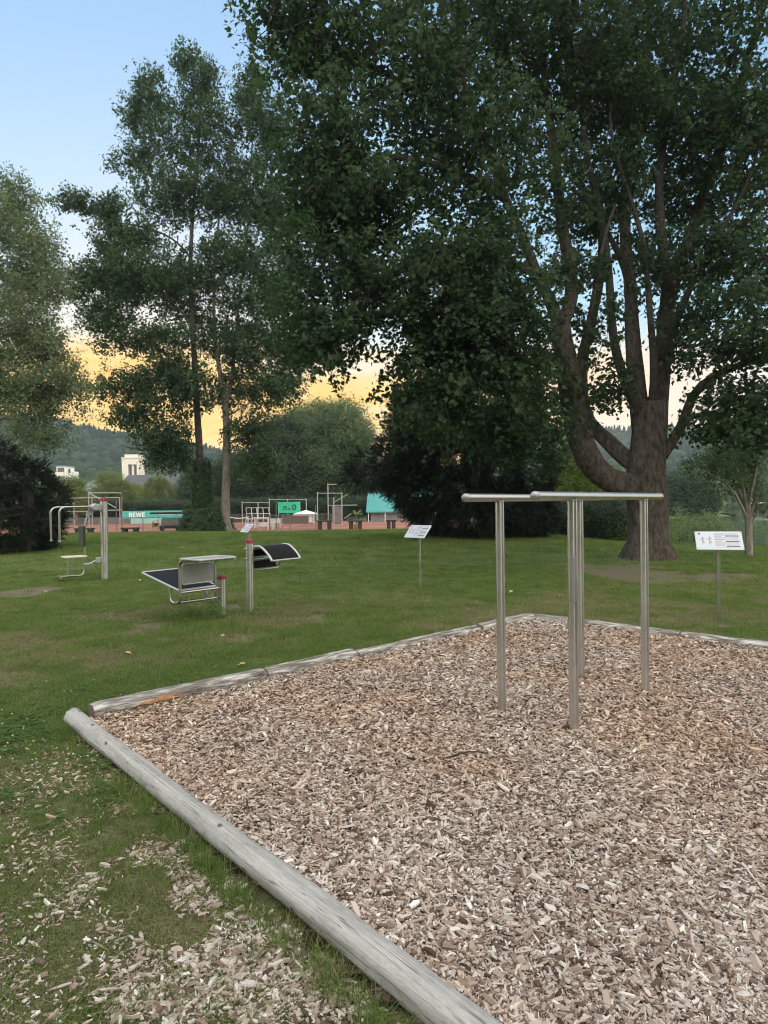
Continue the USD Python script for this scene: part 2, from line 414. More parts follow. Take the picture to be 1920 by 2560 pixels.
def worn(x, y):
    x, y = np.asarray(x, float), np.asarray(y, float)
    p = np.stack([x, y, 0 * x], -1)
    wob = meshkit.fbm(p * 2.2, 4, 3) - 0.5
    w = np.zeros_like(x)
    for cx, cy, rx, ry, s in _blobs:
        d = np.sqrt(((x - cx) / rx) ** 2 + ((y - cy) / ry) ** 2) + 1.1 * wob
        w = np.maximum(w, s * (1 - smooth(0.55, 1.15, d)))
    near = (1 - smooth(3.2, 4.6, y)) * (1 - smooth(-1.2, 1.0, x + (y - 2) * 0.4)) * 0.70      # the trodden strip beside the log
    return np.clip(np.maximum(w, near + 0.35 * wob * (near > 0.05)), 0, 1)


def axis_grid(lo, hi, step, far, growth=1.16):
    a = list(np.arange(lo, hi + step / 2, step)); s = step
    up = [a[-1]]
    while up[-1] < far:
        s *= growth; up.append(up[-1] + s)
    s = step; dn = [a[0]]
    while dn[-1] > -far:
        s *= growth; dn.append(dn[-1] - s)
    return np.array(dn[:0:-1] + a + up[1:])


xs = axis_grid(-8, 9, 0.14, 880); ys = axis_grid(1, 14, 0.14, 880)
X, Y = np.meshgrid(xs, ys)
Z = terrain(X.ravel(), Y.ravel())
W = worn(X.ravel(), Y.ravel())
nx, ny = len(xs), len(ys)
ii, jj = np.meshgrid(np.arange(nx - 1), np.arange(ny - 1))
a = (jj * nx + ii).ravel()
quads = np.stack([a, a + 1, a + 1 + nx, a + nx], 1)
L['lawn'] = MAT(stage, '/World/Looks/lawn', {
    'g': ('geometry', {}), 'w': ('attribute', {'attribute': 'worn'}),
    'n': ('noise_texture', {'scale': 2.2, 'detail': 6.0, 'roughness': 0.6}), 'n2': ('noise_texture', {'scale': 70.0, 'detail': 5.0, 'roughness': 0.7}), 'n3': ('noise_texture', {'scale': 0.35, 'detail': 4.0}),
    'gr': ('rgb_ramp', {'ramp': [(0.25, (0.045, 0.072, 0.018)), (0.5, (0.095, 0.130, 0.042)), (0.75, (0.160, 0.180, 0.078))]}),
    'so': ('rgb_ramp', {'ramp': [(0.25, (0.070, 0.060, 0.040)), (0.5, (0.150, 0.130, 0.088)), (0.78, (0.29, 0.255, 0.18))]}),
    'gm': ('math', {'math_type': 'multiply_add', 'value2': 0.5}), 'gh': ('math', {'math_type': 'multiply', 'value2': 0.5}),
    'sh': ('math', {'math_type': 'multiply_add', 'value2': 0.7, 'value3': -0.35}), 'sf': ('math', {'math_type': 'add', 'use_clamp': True}),
    'mix': ('mix', {}), 'b': ('bump', {'strength': 0.6, 'distance': 0.02}),
    'p': ('principled_bsdf', {'roughness': 0.95, 'specular_ior_level': 0.15})},
    [('g.position', 'n.vector'), ('g.position', 'n2.vector'), ('n2.fac', 'gh.value1'), ('n.fac', 'gm.value1'), ('gh.value', 'gm.value3'), ('gm.value', 'gr.fac'), ('n2.fac', 'so.fac'),
     ('n2.fac', 'sh.value1'), ('sh.value', 'sf.value1'), ('w.fac', 'sf.value2'), ('sf.value', 'mix.fac'), ('gr.color', 'mix.color1'), ('so.color', 'mix.color2'), ('mix.color', 'p.base_color'),
     ('n2.fac', 'b.height'), ('b.normal', 'p.normal')], surface='p.BSDF')
lawn = thing('lawn', kind='structure')
turf = part(lawn, 'turf', (np.stack([X.ravel(), Y.ravel(), Z], 1), quads), 'lawn', smooth=True)
UsdGeom.PrimvarsAPI(turf.GetPrim() if hasattr(turf, 'GetPrim') else turf).CreatePrimvar('worn', Sdf.ValueTypeNames.FloatArray, 'vertex').Set(Vt.FloatArray.FromNumpy(W.astype(np.float32)))

# ---- the river
simple('river_water', (0.012, 0.018, 0.016), 0.06, spec=0.6)
L['river_water'] = MAT(stage, '/World/Looks/river_water_rippled', {
    'g': ('geometry', {}), 'm': ('mapping', {'scale': (0.5, 0.16, 1.0)}), 'n': ('noise_texture', {'scale': 1.2, 'detail': 4.0}), 'b': ('bump', {'strength': 0.10, 'distance': 0.05}),
    'p': ('principled_bsdf', {'base_color': (0.010, 0.016, 0.013), 'roughness': 0.04, 'ior': 1.33})},
    [('g.position', 'm.vector'), ('m.vector', 'n.vector'), ('n.fac', 'b.height'), ('b.normal', 'p.normal')], surface='p.BSDF')
rv = trimesh.creation.triangulate_polygon(RIVER.buffer(0.6).simplify(0.1), engine='earcut')
top('river', (np.column_stack([rv[0], np.full(len(rv[0]), -0.45)]), rv[1]), 'river_water', smooth=False, kind='structure')

# ---- logs that frame the chip bed
def log_material(name, ramp, crack, knot, bump, patch=0.45, pscale=(9, 1.6, 1), cscale=(50, 3.2, 1), gscale=(60, 5, 1)):
    L[name] = MAT(stage, '/World/Looks/' + name, {
        'u': ('attribute', {'attribute': 'st'}), 'm': ('mapping', {'scale': gscale}), 'm2': ('mapping', {'scale': pscale}), 'm3': ('mapping', {'scale': cscale}),
        'n': ('noise_texture', {'scale': 1.0, 'detail': 6.0, 'roughness': 0.65}), 'n2': ('noise_texture', {'scale': 1.0, 'detail': 5.0, 'roughness': 0.6, 'distortion': 0.6}),
        'f': ('math', {'math_type': 'multiply_add', 'value2': patch}), 'fh': ('math', {'math_type': 'multiply', 'value2': 1 - patch}), 'r': ('rgb_ramp', {'ramp': ramp}),
        'v': ('mapping', {'scale': (9.0, 5.0, 1)}), 'vo': ('voronoi_texture', {'scale': 1.0, 'randomness': 1.0}), 'k': ('map_range', {'range_type': 'smoothstep', 'from_min': knot, 'from_max': knot * 0.45, 'to_min': 0.0, 'to_max': 0.8}),
        'c': ('noise_texture', {'scale': 0.55, 'detail': 3.0, 'roughness': 0.4}), 'cc': ('math', {'math_type': 'subtract', 'value2': 0.5}), 'ca': ('math', {'math_type': 'absolute'}),
        'ck': ('map_range', {'range_type': 'smoothstep', 'from_min': crack, 'from_max': 0.0, 'to_min': 0.0, 'to_max': 0.6}),
        'mx': ('math', {'math_type': 'maximum'}), 'mix': ('mix', {'color2': (0.045, 0.037, 0.032)}), 'h': ('math', {'math_type': 'subtract'}),
        'b': ('bump', {'strength': bump, 'distance': 0.006}), 'p': ('principled_bsdf', {'roughness': 0.85, 'specular_ior_level': 0.25})},
        [('u.vector', 'm.vector'), ('u.vector', 'm2.vector'), ('u.vector', 'v.vector'), ('u.vector', 'm3.vector'), ('m.vector', 'n.vector'), ('m2.vector', 'n2.vector'), ('n.fac', 'fh.value1'), ('n2.fac', 'f.value1'), ('fh.value', 'f.value3'),
         ('f.value', 'r.fac'), ('v.vector', 'vo.vector'), ('vo.distance', 'k.value'), ('m3.vector', 'c.vector'), ('c.fac', 'cc.value1'), ('cc.value', 'ca.value1'), ('ca.value', 'ck.value'),
         ('k.result', 'mx.value1'), ('ck.result', 'mx.value2'), ('mx.value', 'mix.fac'), ('r.color', 'mix.color1'), ('mix.color', 'p.base_color'), ('n.fac', 'h.value1'), ('mx.value', 'h.value2'),
         ('h.value', 'b.height'), ('b.normal', 'p.normal')], surface='p.BSDF')


log_material('weathered_log', [(0.28, (0.25, 0.245, 0.235)), (0.46, (0.40, 0.40, 0.39)), (0.72, (0.54, 0.54, 0.53))], 0.012, 0.125, 0.7, 0.5, (16, 4.0, 1), (110, 1.6, 1), (75, 22, 1))
log_material('split_log', [(0.36, (0.095, 0.080, 0.070)), (0.47, (0.21, 0.19, 0.17)), (0.53, (0.34, 0.33, 0.31)), (0.60, (0.56, 0.57, 0.57))], 0.02, 0.09, 0.9, 0.72, (22, 3.6, 1))
simple('fresh_split_wood', (0.46, 0.21, 0.085), 0.8, nscale=30, namt=0.35)
simple('log_end', (0.13, 0.105, 0.085), 0.9, nscale=40, namt=0.35)


def log(label, A, B, r, mat, seed, wob=0.012, flat=0.0, taper=1.0, group=None, extra=None):
    A, B = np.asarray(A, float), np.asarray(B, float); ax = B - A; ln = np.linalg.norm(ax); ax /= ln
    sd = np.cross(ax, [0, 0, 1.0]); sd /= np.linalg.norm(sd); up = np.cross(sd, ax)
    n, k = max(8, int(ln / 0.04)), 28
    t = np.linspace(0, 1, n); ang = np.linspace(0, 2 * np.pi, k + 1)
    T, An = np.meshgrid(t, ang, indexing='ij')
    Pn = np.stack([np.cos(An) * 1.6, np.sin(An) * 1.6, T * ln * 1.3], -1)
    rr = r * (1 + (taper - 1) * T) + wob * (meshkit.fbm(Pn + seed * 7.3, 4, seed) - 0.5) * 2 + 0.35 * wob * (meshkit.noise(Pn * [6, 6, 1.2] + seed, seed + 1) - 0.5)
    e = np.minimum(T, 1 - T) * ln
    rr = rr * (0.9 + 0.1 * smooth(0, 0.025, e))
    bend = 0.012 * np.sin(T * 5 + seed)
    if flat:
        rr = rr * (1 - flat * np.clip(np.sin(An), 0, 1) ** 6)
    V = (rr * np.cos(An) + bend)[..., None] * sd + (rr * np.sin(An))[..., None] * up + (T * ln)[..., None] * ax
    i, j = np.meshgrid(np.arange(n - 1), np.arange(k), indexing='ij')
    q = np.stack([i * (k + 1) + j, i * (k + 1) + j + 1, (i + 1) * (k + 1) + j + 1, (i + 1) * (k + 1) + j], -1).reshape(-1, 4)[:, ::-1]
    uv = np.stack([An * r, T * ln + seed * 3.7], -1).reshape(-1, 2)
    o = thing('timber_log', A, 0, label, 'log', group)
    part(o, 'trunk', (V.reshape(-1, 3), q), mat, smooth=True, uv=uv)
    for s, idx in ((0, 0), (1, n - 1)):
        ring = V[idx, :k]; c = ring.mean(0) + ax * (0.006 if s else -0.006)
        rings = np.vstack([ring, c + (ring - c) * 0.5 + ax * (0.004 if s else -0.004), c[None]])
        f = []
        for m in range(k):
            m2 = (m + 1) % k
            f += [(m, m2, k + m2), (m, k + m2, k + m), (k + m, k + m2, 2 * k)]
        f = np.array(f)
        part(o, 'end_face', (rings, f if s == 0 else f[:, ::-1]), 'log_end', smooth=False)
    if extra:
        extra(o, A, ax, sd, up, ln, r)
    return o


log('long smooth pale grey log lying between the chip bed and the trodden grass', LOGN[0], LOGN[1], 0.057, 'weathered_log', 1, wob=0.015, taper=1.05)


def fresh(o, A, ax, sd, up, ln, r):
    """a strip where the bark side has split off and fresh orange wood shows, low on the side of the chips"""
    n = 26; t = np.linspace(0.30, 1.15, n); v = []
    for k, s in enumerate(t):
        w = 0.028 * math.sin(math.pi * (k + 0.6) / n) ** 0.6
        for a in (-0.02, 0.55):
            an = 0.08 + a * w / 0.012 * 0.35 + 0.05 * math.sin(k * 1.7)
            rr = r * 1.055
            v.append(ax * (s * 1.0) + side * rr * math.cos(an) * sd + rr * math.sin(an) * up)
    f = []
    for k in range(n - 1):
        f += [(2 * k, 2 * k + 1, 2 * k + 3), (2 * k, 2 * k + 3, 2 * k + 2)]
    v = np.array(v); mid = v * np.array([1, 1, 1])
    inner = v - side * sd * 0.02
    f = np.array(f); g = f[:, ::-1] + len(v)
    part(o, 'split_strip', (np.vstack([v, inner]), np.vstack([f, g])), 'fresh_split_wood', smooth=False, label='fresh orange wood where a strip has split off')


side = 1
_dl = LOGL[1] - LOGL[0]
cuts = [0.0, 0.265, 0.455, 0.80, 1.0]
lab = ['grey split log nearest the corner with fresh orange wood along its foot', 'second grey log from the near corner in the left edge of the chip bed',
       'longest of the split grey logs in the left edge of the chip bed', 'short grey log ending at the far corner of the chip bed']
for k in range(4):
    A = LOGL[0] + _dl * (cuts[k] + (0.0015 if k else 0)); B = LOGL[0] + _dl * (cuts[k + 1] - 0.0015)
    off = np.array([0.0, 0.0, [0.0, 0.008, -0.004, 0.006][k]])
    log(lab[k], A + off, B + off, [0.082, 0.078, 0.073, 0.075][k], 'split_log', 11 + k, wob=0.014, flat=0.22, extra=fresh if k == 0 else None)
_db = LOGB[1] - LOGB[0]
log('grey log along the far edge of the chip bed starting at the far corner', LOGB[0], LOGB[0] + _db * 0.36, 0.075, 'split_log', 21, wob=0.012, flat=0.15)
log('grey log running out of the picture on the far edge of the chip bed', LOGB[0] + _db * 0.363, LOGB[1], 0.073, 'split_log', 22, wob=0.012, flat=0.15)

# ---- the chip bed
def bedz(x, y):
    p = np.stack([x, y, 0 * x], -1)
    return 0.028 + 0.035 * (meshkit.fbm(p * 1.6, 4, 9) - 0.5) + 0.0 * x


L['chip_base'] = MAT(stage, '/World/Looks/chip_base', {
    'g': ('geometry', {}), 'm': ('mapping', {'scale': (1.0, 0.75, 1.0)}), 'v': ('voronoi_texture', {'scale': 46.0}), 'd': ('voronoi_texture', {'scale': 46.0, 'feature': 'distance_to_edge'}), 'bw': ('rgb_to_bw', {}),
    'r': ('rgb_ramp', {'ramp': [(0.1, (0.022, 0.015, 0.011)), (0.45, (0.065, 0.044, 0.033)), (0.8, (0.15, 0.11, 0.085))]}),
    'e': ('map_range', {'from_min': 0.0, 'from_max': 0.12, 'to_min': 0.25, 'to_max': 1.0, 'clamp': True}), 'mul': ('mix', {'mix_type': 'multiply', 'fac': 1.0}),
    'b': ('bump', {'strength': 0.8, 'distance': 0.02}), 'p': ('principled_bsdf', {'roughness': 0.9, 'specular_ior_level': 0.2})},
    [('g.position', 'm.vector'), ('m.vector', 'v.vector'), ('m.vector', 'd.vector'), ('v.color', 'bw.color'), ('bw.val', 'r.fac'), ('d.distance', 'e.value'), ('r.color', 'mul.color1'), ('e.result', 'mul.color2'),
     ('mul.color', 'p.base_color'), ('d.distance', 'b.height'), ('b.normal', 'p.normal')], surface='p.BSDF')
CHIP = [(0.0, (0.065, 0.044, 0.034)), (0.10, (0.15, 0.108, 0.084)), (0.28, (0.305, 0.240, 0.198)), (0.50, (0.425, 0.355, 0.305)), (0.75, (0.52, 0.465, 0.42)), (0.90, (0.58, 0.555, 0.525)), (1.0, (0.74, 0.73, 0.70))]
L['wood_chip'] = MAT(stage, '/World/Looks/wood_chip', {
    'o': ('object_info', {}), 'g': ('geometry', {}), 'n': ('noise_texture', {'scale': 1.1, 'detail': 4.0}), 'nf': ('noise_texture', {'scale': 260.0, 'detail': 3.0}),
    's': ('math', {'math_type': 'multiply_add', 'value2': 0.26, 'value3': -0.13}), 's2': ('math', {'math_type': 'multiply_add', 'value2': 0.24, 'value3': -0.12}),
    'f': ('math', {'math_type': 'add'}), 'f2': ('math', {'math_type': 'add', 'use_clamp': True}), 'r': ('rgb_ramp', {'ramp': CHIP}),
    'xyz': ('separate_xyz', {}), 'n4': ('noise_texture', {'scale': 0.8, 'detail': 3.0}), 'tf': ('map_range', {'range_type': 'smoothstep', 'from_min': 0.42, 'from_max': 0.62, 'to_min': 0.30, 'to_max': 0.90}),
    'yf': ('map_range', {'range_type': 'smoothstep', 'from_min': 2.2, 'from_max': 4.2, 'to_min': 0.25, 'to_max': 1.0}), 'hf': ('math', {'math_type': 'multiply'}), 'hue': ('mix', {'mix_type': 'multiply', 'color2': (1.03, 0.89, 0.76)}), 'b': ('bump', {'strength': 0.25, 'distance': 0.003}),
    'p': ('principled_bsdf', {'roughness': 0.8, 'specular_ior_level': 0.25})},
    [('o.random', 'f.value1'), ('g.position', 'n.vector'), ('g.position', 'nf.vector'), ('g.position', 'n4.vector'), ('n.fac', 's.value1'), ('s.value', 'f.value2'), ('nf.fac', 's2.value1'), ('f.value', 'f2.value1'), ('s2.value', 'f2.value2'),
     ('f2.value', 'r.fac'), ('n4.fac', 'tf.value'), ('g.position', 'xyz.vector'), ('xyz.y', 'yf.value'), ('yf.result', 'hf.value1'), ('tf.result', 'hf.value2'), ('hf.value', 'hue.fac'), ('r.color', 'hue.color1'), ('hue.color', 'p.base_color'), ('nf.fac', 'b.height'), ('b.normal', 'p.normal')], surface='p.BSDF')

bed = thing('wood_chip_bed', kind='structure')
gx = np.arange(BED.bounds[0], BED.bounds[2] + 0.1, 0.12); gy = np.arange(0.2, BED.bounds[3] + 0.1, 0.12)
XX, YY = np.meshgrid(gx, gy)
nb = len(gx); i2, j2 = np.meshgrid(np.arange(nb - 1), np.arange(len(gy) - 1)); a2 = (j2 * nb + i2).ravel()
qd = np.stack([a2, a2 + 1, a2 + 1 + nb, a2 + nb], 1)
cen = np.stack([XX.ravel()[qd].mean(1), YY.ravel()[qd].mean(1)], 1)
qd = qd[inside(BED.buffer(0.05), cen[:, 0], cen[:, 1])]
part(bed, 'base', trimesh.Trimesh(np.stack([XX.ravel(), YY.ravel(), bedz(XX.ravel(), YY.ravel())], 1), np.vstack([qd[:, [0, 1, 2]], qd[:, [0, 2, 3]]])), 'chip_base', smooth=True)


def chip_mesh(r, kind):
    lx, ly, lz = (r.uniform(0.75, 1.35), r.uniform(0.30, 0.58), r.uniform(0.14, 0.32)) if kind else (r.uniform(1.3, 2.1), r.uniform(0.16, 0.34), r.uniform(0.08, 0.18))
    n = 3
    xs_ = np.linspace(-0.5, 0.5, n) * lx
    v = []
    for x in xs_:
        w = ly * 0.5 * r.uniform(0.65, 1.1) * (1 if abs(x) < 0.3 * lx else r.uniform(0.5, 0.95)); h = lz * 0.5 * r.uniform(0.6, 1.1); o = r.uniform(-0.12, 0.12) * ly; b = 0.12 * lx * r.uniform(-0.4, 0.4) * (1 if x == 0 else 0)
        sk = r.uniform(-0.14, 0.14) * lx
        v += [(x + sk, o - w, b - h), (x - sk, o + w, b - h), (x - sk * 0.7, o + w * 0.85, b + h), (x + sk * 0.7, o - w * 0.85, b + h)]
    f = [(0, 1, 2, 3)[::-1]]
    for k in range(n - 1):
        for m in range(4):
            m2 = (m + 1) % 4
            f.append((4 * k + m, 4 * k + m2, 4 * k + 4 + m2, 4 * k + 4 + m))
    f.append(tuple(4 * (n - 1) + m for m in range(4)))
    f = np.array(f)[:, ::-1]
    return trimesh.Trimesh(np.array(v), np.vstack([f[:, [0, 1, 2]], f[:, [0, 2, 3]]]), process=False)


_r = np.random.default_rng(4)
CHIPS = [chip_mesh(_r, k % 6 != 5) for k in range(24)]


def in_view(x, y, margin=0.06):
    u = x / np.maximum(y, 0.05) * FPX / 960
    return (np.abs(u) < 1 + margin) & (y > 1.25)


def scatter(n, poly, lo, hi, r, power=1.0):
    """points of a polygon between two depths, denser towards the eye"""
    y = lo * (hi / lo) ** (r.random(n)) if power == 1 else lo + (hi - lo) * r.random(n)
    x = (r.random(n) * 2 - 1) * (y * 0.74 + 0.5)
    k = inside(poly, x, y)
    return x[k], y[k]


def lay(x, y, r, tilt):
    yaw = r.random(len(x)) * 2 * np.pi
    nrm = np.stack([r.normal(0, tilt, len(x)), r.normal(0, tilt, len(x)), np.ones(len(x))], 1)
    return quats_of(basis(nrm, yaw))


cx, cy = scatter(520000, BEDS, 1.3, 9.3, _r)
size = np.exp(_r.normal(math.log(0.0140), 0.38, len(cx))) * (0.80 + 0.095 * cy)
big = _r.random(len(cx)) < 0.006
size[big] *= _r.uniform(1.4, 2.1, big.sum())
size = np.clip(size, 0.008, 0.058)
edge = shapely.distance(BED.exterior, shapely.points(cx, cy))
cz = bedz(cx, cy) + _r.uniform(0.0, 0.020, len(cx)) + 0.012 * (1 - smooth(0.0, 0.25, edge)) + 0.15 * size
cq = lay(cx, cy, _r, 0.35)
ci = _r.integers(0, len(CHIPS), len(cx))
show = np.where(in_view(cx, cy, -0.02) & (cy > 1.95), size / cy, 0)
first = np.argsort(-show)[:300]
rest = np.ones(len(cx), bool); rest[first] = False


def placed(m, p, q, s):
    T = trimesh.transformations.quaternion_matrix(q); T[:3, :3] *= s; T[:3, 3] = p
    return moved(m, T)


for k in first:
    part(bed, 'wood_chip', placed(CHIPS[ci[k]], (cx[k], cy[k], cz[k] + 0.004), cq[k], size[k]), 'wood_chip', smooth=False)
instancer('/World/wood_chip_bed/wood_chips', CHIPS, 'wood_chip', np.stack([cx, cy, cz], 1)[rest], cq[rest], size[rest], ci[rest])

# ---- chips kicked over the log on to the grass
LEFT = Polygon([(-9, 1.0), (-9, 16), (2.2, 16), tuple(LOGL[1][:2]), tuple(LOGL[0][:2]), tuple(LOGN[0][:2]), tuple(LOGN[1][:2]), (LOGN[1][0], 0.5)])
LAWN_NEAR = LEFT.difference(LineString([LOGN[0][:2], LOGN[1][:2]]).buffer(0.07)).difference(LineString([LOGL[0][:2], LOGL[1][:2]]).buffer(0.06))
lx, ly = scatter(330000, LAWN_NEAR, 1.3, 7.0, _r)
nlog = shapely.distance(LineString([LOGN[0][:2], LOGN[1][:2]]), shapely.points(lx, ly))
spots = [(*GM(620, 2080)[:2], 0.34, 0.20), (*GM(560, 2000)[:2], 0.3, 0.16), (*GM(760, 2200)[:2], 0.35, 0.16), (*GM(430, 1900)[:2], 0.4, 0.25), (*GM(450, 2180)[:2], 0.35, 0.14), (*GM(330, 1800)[:2], 0.3, 0.3)]
dens = 0.20 + 0.30 * np.exp(-(nlog / 0.55) ** 2)
for sx, sy, rx, ry in spots:
    dens += (0.6 if rx < 0.36 else 0.5) * np.exp(-((lx - sx) / rx) ** 2 - ((ly - sy) / ry) ** 2)
dens *= 1 - smooth(3.3, 4.4, ly)
cl = meshkit.fbm(np.stack([lx, ly, 0 * lx], -1) * 4, 3, 8)
keep = _r.random(len(lx)) < np.clip(dens, 0, 0.95) * smooth(0.32, 0.62, cl) * 0.85
lx, ly = lx[keep], ly[keep]
ls = np.clip(np.exp(_r.normal(math.log(0.0105), 0.52, len(lx))), 0.006, 0.042)
lz = terrain(lx, ly) + 0.012 + 0.1 * ls
lq = lay(lx, ly, _r, 0.22); li = _r.integers(0, len(CHIPS), len(lx))
sh = np.where(in_view(lx, ly, -0.02) & (ly > 1.95), ls / ly, 0); f2 = np.argsort(-sh)[:150]; rest = np.ones(len(lx), bool); rest[f2] = False
for k in f2:
    part(lawn, 'wood_chip', placed(CHIPS[li[k]], (lx[k], ly[k], lz[k]), lq[k], ls[k]), 'wood_chip', smooth=False)
instancer('/World/lawn/loose_wood_chips', CHIPS, 'wood_chip', np.stack([lx, ly, lz], 1)[rest], lq[rest], ls[rest], li[rest])

# ------------------------------------------------------------------ grass
_g = np.random.default_rng(21)


def blades(n, radius, h, width, lean, r, segs=2, curl=0.5):
    v, f = [], []
    for _ in range(n):
        a = r.random() * 2 * math.pi; d = radius * math.sqrt(r.random()); x, y = d * math.cos(a), d * math.sin(a)
        hh = h * r.uniform(0.55, 1.15); w = width * r.uniform(0.7, 1.3); yaw = r.random() * 2 * math.pi; ln = abs(r.normal(0, lean)) * hh
        la = r.random() * 2 * math.pi; lx_, ly_ = math.cos(la) * ln, math.sin(la) * ln
        cx_, sx_ = math.cos(yaw) * w / 2, math.sin(yaw) * w / 2; b = len(v)
        if segs == 1:
            v += [(x - cx_, y - sx_, -0.01), (x + cx_, y + sx_, -0.01), (x + lx_, y + ly_, hh)]; f.append((b, b + 1, b + 2))
        else:
            k = 1 - curl
            v += [(x - cx_, y - sx_, -0.01), (x + cx_, y + sx_, -0.01), (x + cx_ * 0.8 + lx_ * 0.35, y + sx_ * 0.8 + ly_ * 0.35, hh * 0.6), (x - cx_ * 0.8 + lx_ * 0.35, y - sx_ * 0.8 + ly_ * 0.35, hh * 0.6), (x + lx_, y + ly_, hh * (0.85 + 0.15 * k))]
            f += [(b, b + 1, b + 2), (b, b + 2, b + 3), (b + 3, b + 2, b + 4)]
    return trimesh.Trimesh(np.array(v), np.array(f), process=False)


NEAR = [blades(16, 0.045, 0.034, 0.0026, 1.1, _g) for _ in range(5)] + [blades(14, 0.05, 0.026, 0.0026, 1.8, _g) for _ in range(3)]
MID = [blades(40, 0.12, 0.052, 0.0058, 0.9, _g) for _ in range(5)] + [blades(34, 0.12, 0.042, 0.0058, 1.5, _g) for _ in range(2)]
FAR = [blades(80, 0.34, 0.070, 0.0145, 0.9, _g, 1) for _ in range(5)] + [blades(60, 0.34, 0.058, 0.0145, 1.3, _g, 1)]
MAT_N = ['grass_blade'] * 5 + ['dry_blade'] * 3; MAT_M = ['grass_blade'] * 5 + ['dry_blade'] * 2; MAT_F = ['grass_blade'] * 5 + ['dry_blade']
LOGS = shapely.union_all([LineString([l[0][:2], l[1][:2]]).buffer(0.07) for l in (LOGN, LOGL, LOGB)])
OPEN = Polygon([(-80, 1), (-80, 80), (80, 80), (80, 1)]).difference(BED.buffer(0.03)).difference(LOGS)
trunks = [(G(1622, 1392)[0], G(1622, 1392)[1], 0.75)]


def dryness(x, y):
    p = np.stack([x, y, 0 * x], -1)
    n = meshkit.fbm(p * 0.7, 4, 31); m = meshkit.fbm(p * 2.5, 3, 37)
    return np.clip(0.42 + 3.0 * (n - 0.5) + 1.6 * (m - 0.5), 0, 1) * (1 - 0.80 * smooth(8.5, 14, y)) + 0.02


def grow_grass(name, protos, mats, n, lo, hi, keepf, ndry, uniform=False):
    y = lo + (hi - lo) * np.sqrt(_g.random(n)) if uniform else lo * (hi / lo) ** _g.random(n)
    x = -(y * 0.82 + 1.6) + _g.random(n) * (y * 1.58 + 2.6)
    k = inside(OPEN, x, y)
    x, y = x[k], y[k]
    w = worn(x, y); z = terrain(x, y)
    k = (_g.random(len(x)) < keepf(w, x, y)) & (z > -0.25)
    for tx, ty, tr in trunks:
        k &= (x - tx) ** 2 + (y - ty) ** 2 > tr * tr
    x, y, z, w = x[k], y[k], z[k], w[k]
    dry = _g.random(len(x)) < np.maximum(dryness(x, y), 0.6 * w)
    idx = np.where(dry, len(protos) - ndry + _g.integers(0, ndry, len(x)), _g.integers(0, len(protos) - ndry, len(x)))
    yaw = _g.random(len(x)) * 2 * np.pi
    lush = meshkit.fbm(np.stack([x, y, 0 * x], -1) * 0.9, 3, 41)
    s = _g.uniform(0.75, 1.2, len(x)) * (0.25 + 1.45 * lush) * np.where(dry, 0.85, 1.0)
    q = np.stack([np.cos(yaw / 2), 0 * yaw, 0 * yaw, np.sin(yaw / 2)], 1)
    return instancer(f'/World/lawn/{name}', protos, mats, np.stack([x, y, z], 1), q, np.stack([_g.uniform(0.9, 1.15, len(x)), _g.uniform(0.9, 1.15, len(x)), s], 1), idx)


grow_grass('near_grass', NEAR, MAT_N, 92000, 1.35, 5.6, lambda w, x, y: np.clip(1.0 - 0.66 * w, 0.16, 1), 3)
grow_grass('mid_grass', MID, MAT_M, 40000, 4.6, 15.5, lambda w, x, y: np.clip(1.03 - smooth(0.15, 0.85, w), 0.02, 1), 2)
grow_grass('far_grass', FAR, MAT_F, 22000, 14.5, 37.5, lambda w, x, y: np.clip(1.02 - smooth(0.05, 0.75, w), 0.01, 1), 1, True)

# longer tufts where the mower does not reach: along the logs
TALL = [blades(26, 0.05, 0.10, 0.0032, 0.8, _g) for _ in range(5)] + [blades(12, 0.05, 0.12, 0.003, 1.4, _g)]
pts = []
for (A, B, off, n, prob) in ((LOGN[0], LOGN[1], -0.105, 520, 0.55), (LOGL[0], LOGL[1], 0.10, 240, 0.35), (LOGB[0], LOGB[1], 0.10, 120, 0.3)):
    d = (B - A)[:2]; ln = np.linalg.norm(d); d /= ln; nrm = np.array([-d[1], d[0]])
    if A is LOGN[0]:
        nrm = -nrm * np.sign((nrm @ np.array([1.0, 0.4])))
        nrm = -nrm if nrm[0] > 0 else nrm
        off = abs(off)
    else:
        nrm = nrm if nrm[1] > 0 else -nrm
    t = _g.random(n) * ln
    gate = meshkit.fbm(np.stack([t * 2.0, 0 * t, 0 * t], -1), 3, 5)
    t = t[_g.random(n) < prob * smooth(0.35, 0.6, gate) * 1.5]
    o = off + np.abs(_g.normal(0, 0.035, len(t)))
    pts.append(A[:2] + np.outer(t, d) + o[:, None] * nrm)
pts = np.vstack(pts); yaw = _g.random(len(pts)) * 6.28
sc = _g.uniform(0.5, 1.05, len(pts))
instancer('/World/lawn/tall_grass', TALL, ['grass_blade'] * 5 + ['dry_blade'], np.column_stack([pts, terrain(pts[:, 0], pts[:, 1])]), np.stack([np.cos(yaw / 2), 0 * yaw, 0 * yaw, np.sin(yaw / 2)], 1), sc, np.where(_g.random(len(pts)) < 0.12, 5, _g.integers(0, 5, len(pts))))

# clover heads in the lawn
def disc_leaf(r, n=5):
    a = np.arange(n) * 2 * np.pi / n
    return np.column_stack([np.cos(a) * r, np.sin(a) * r, np.zeros(n)])


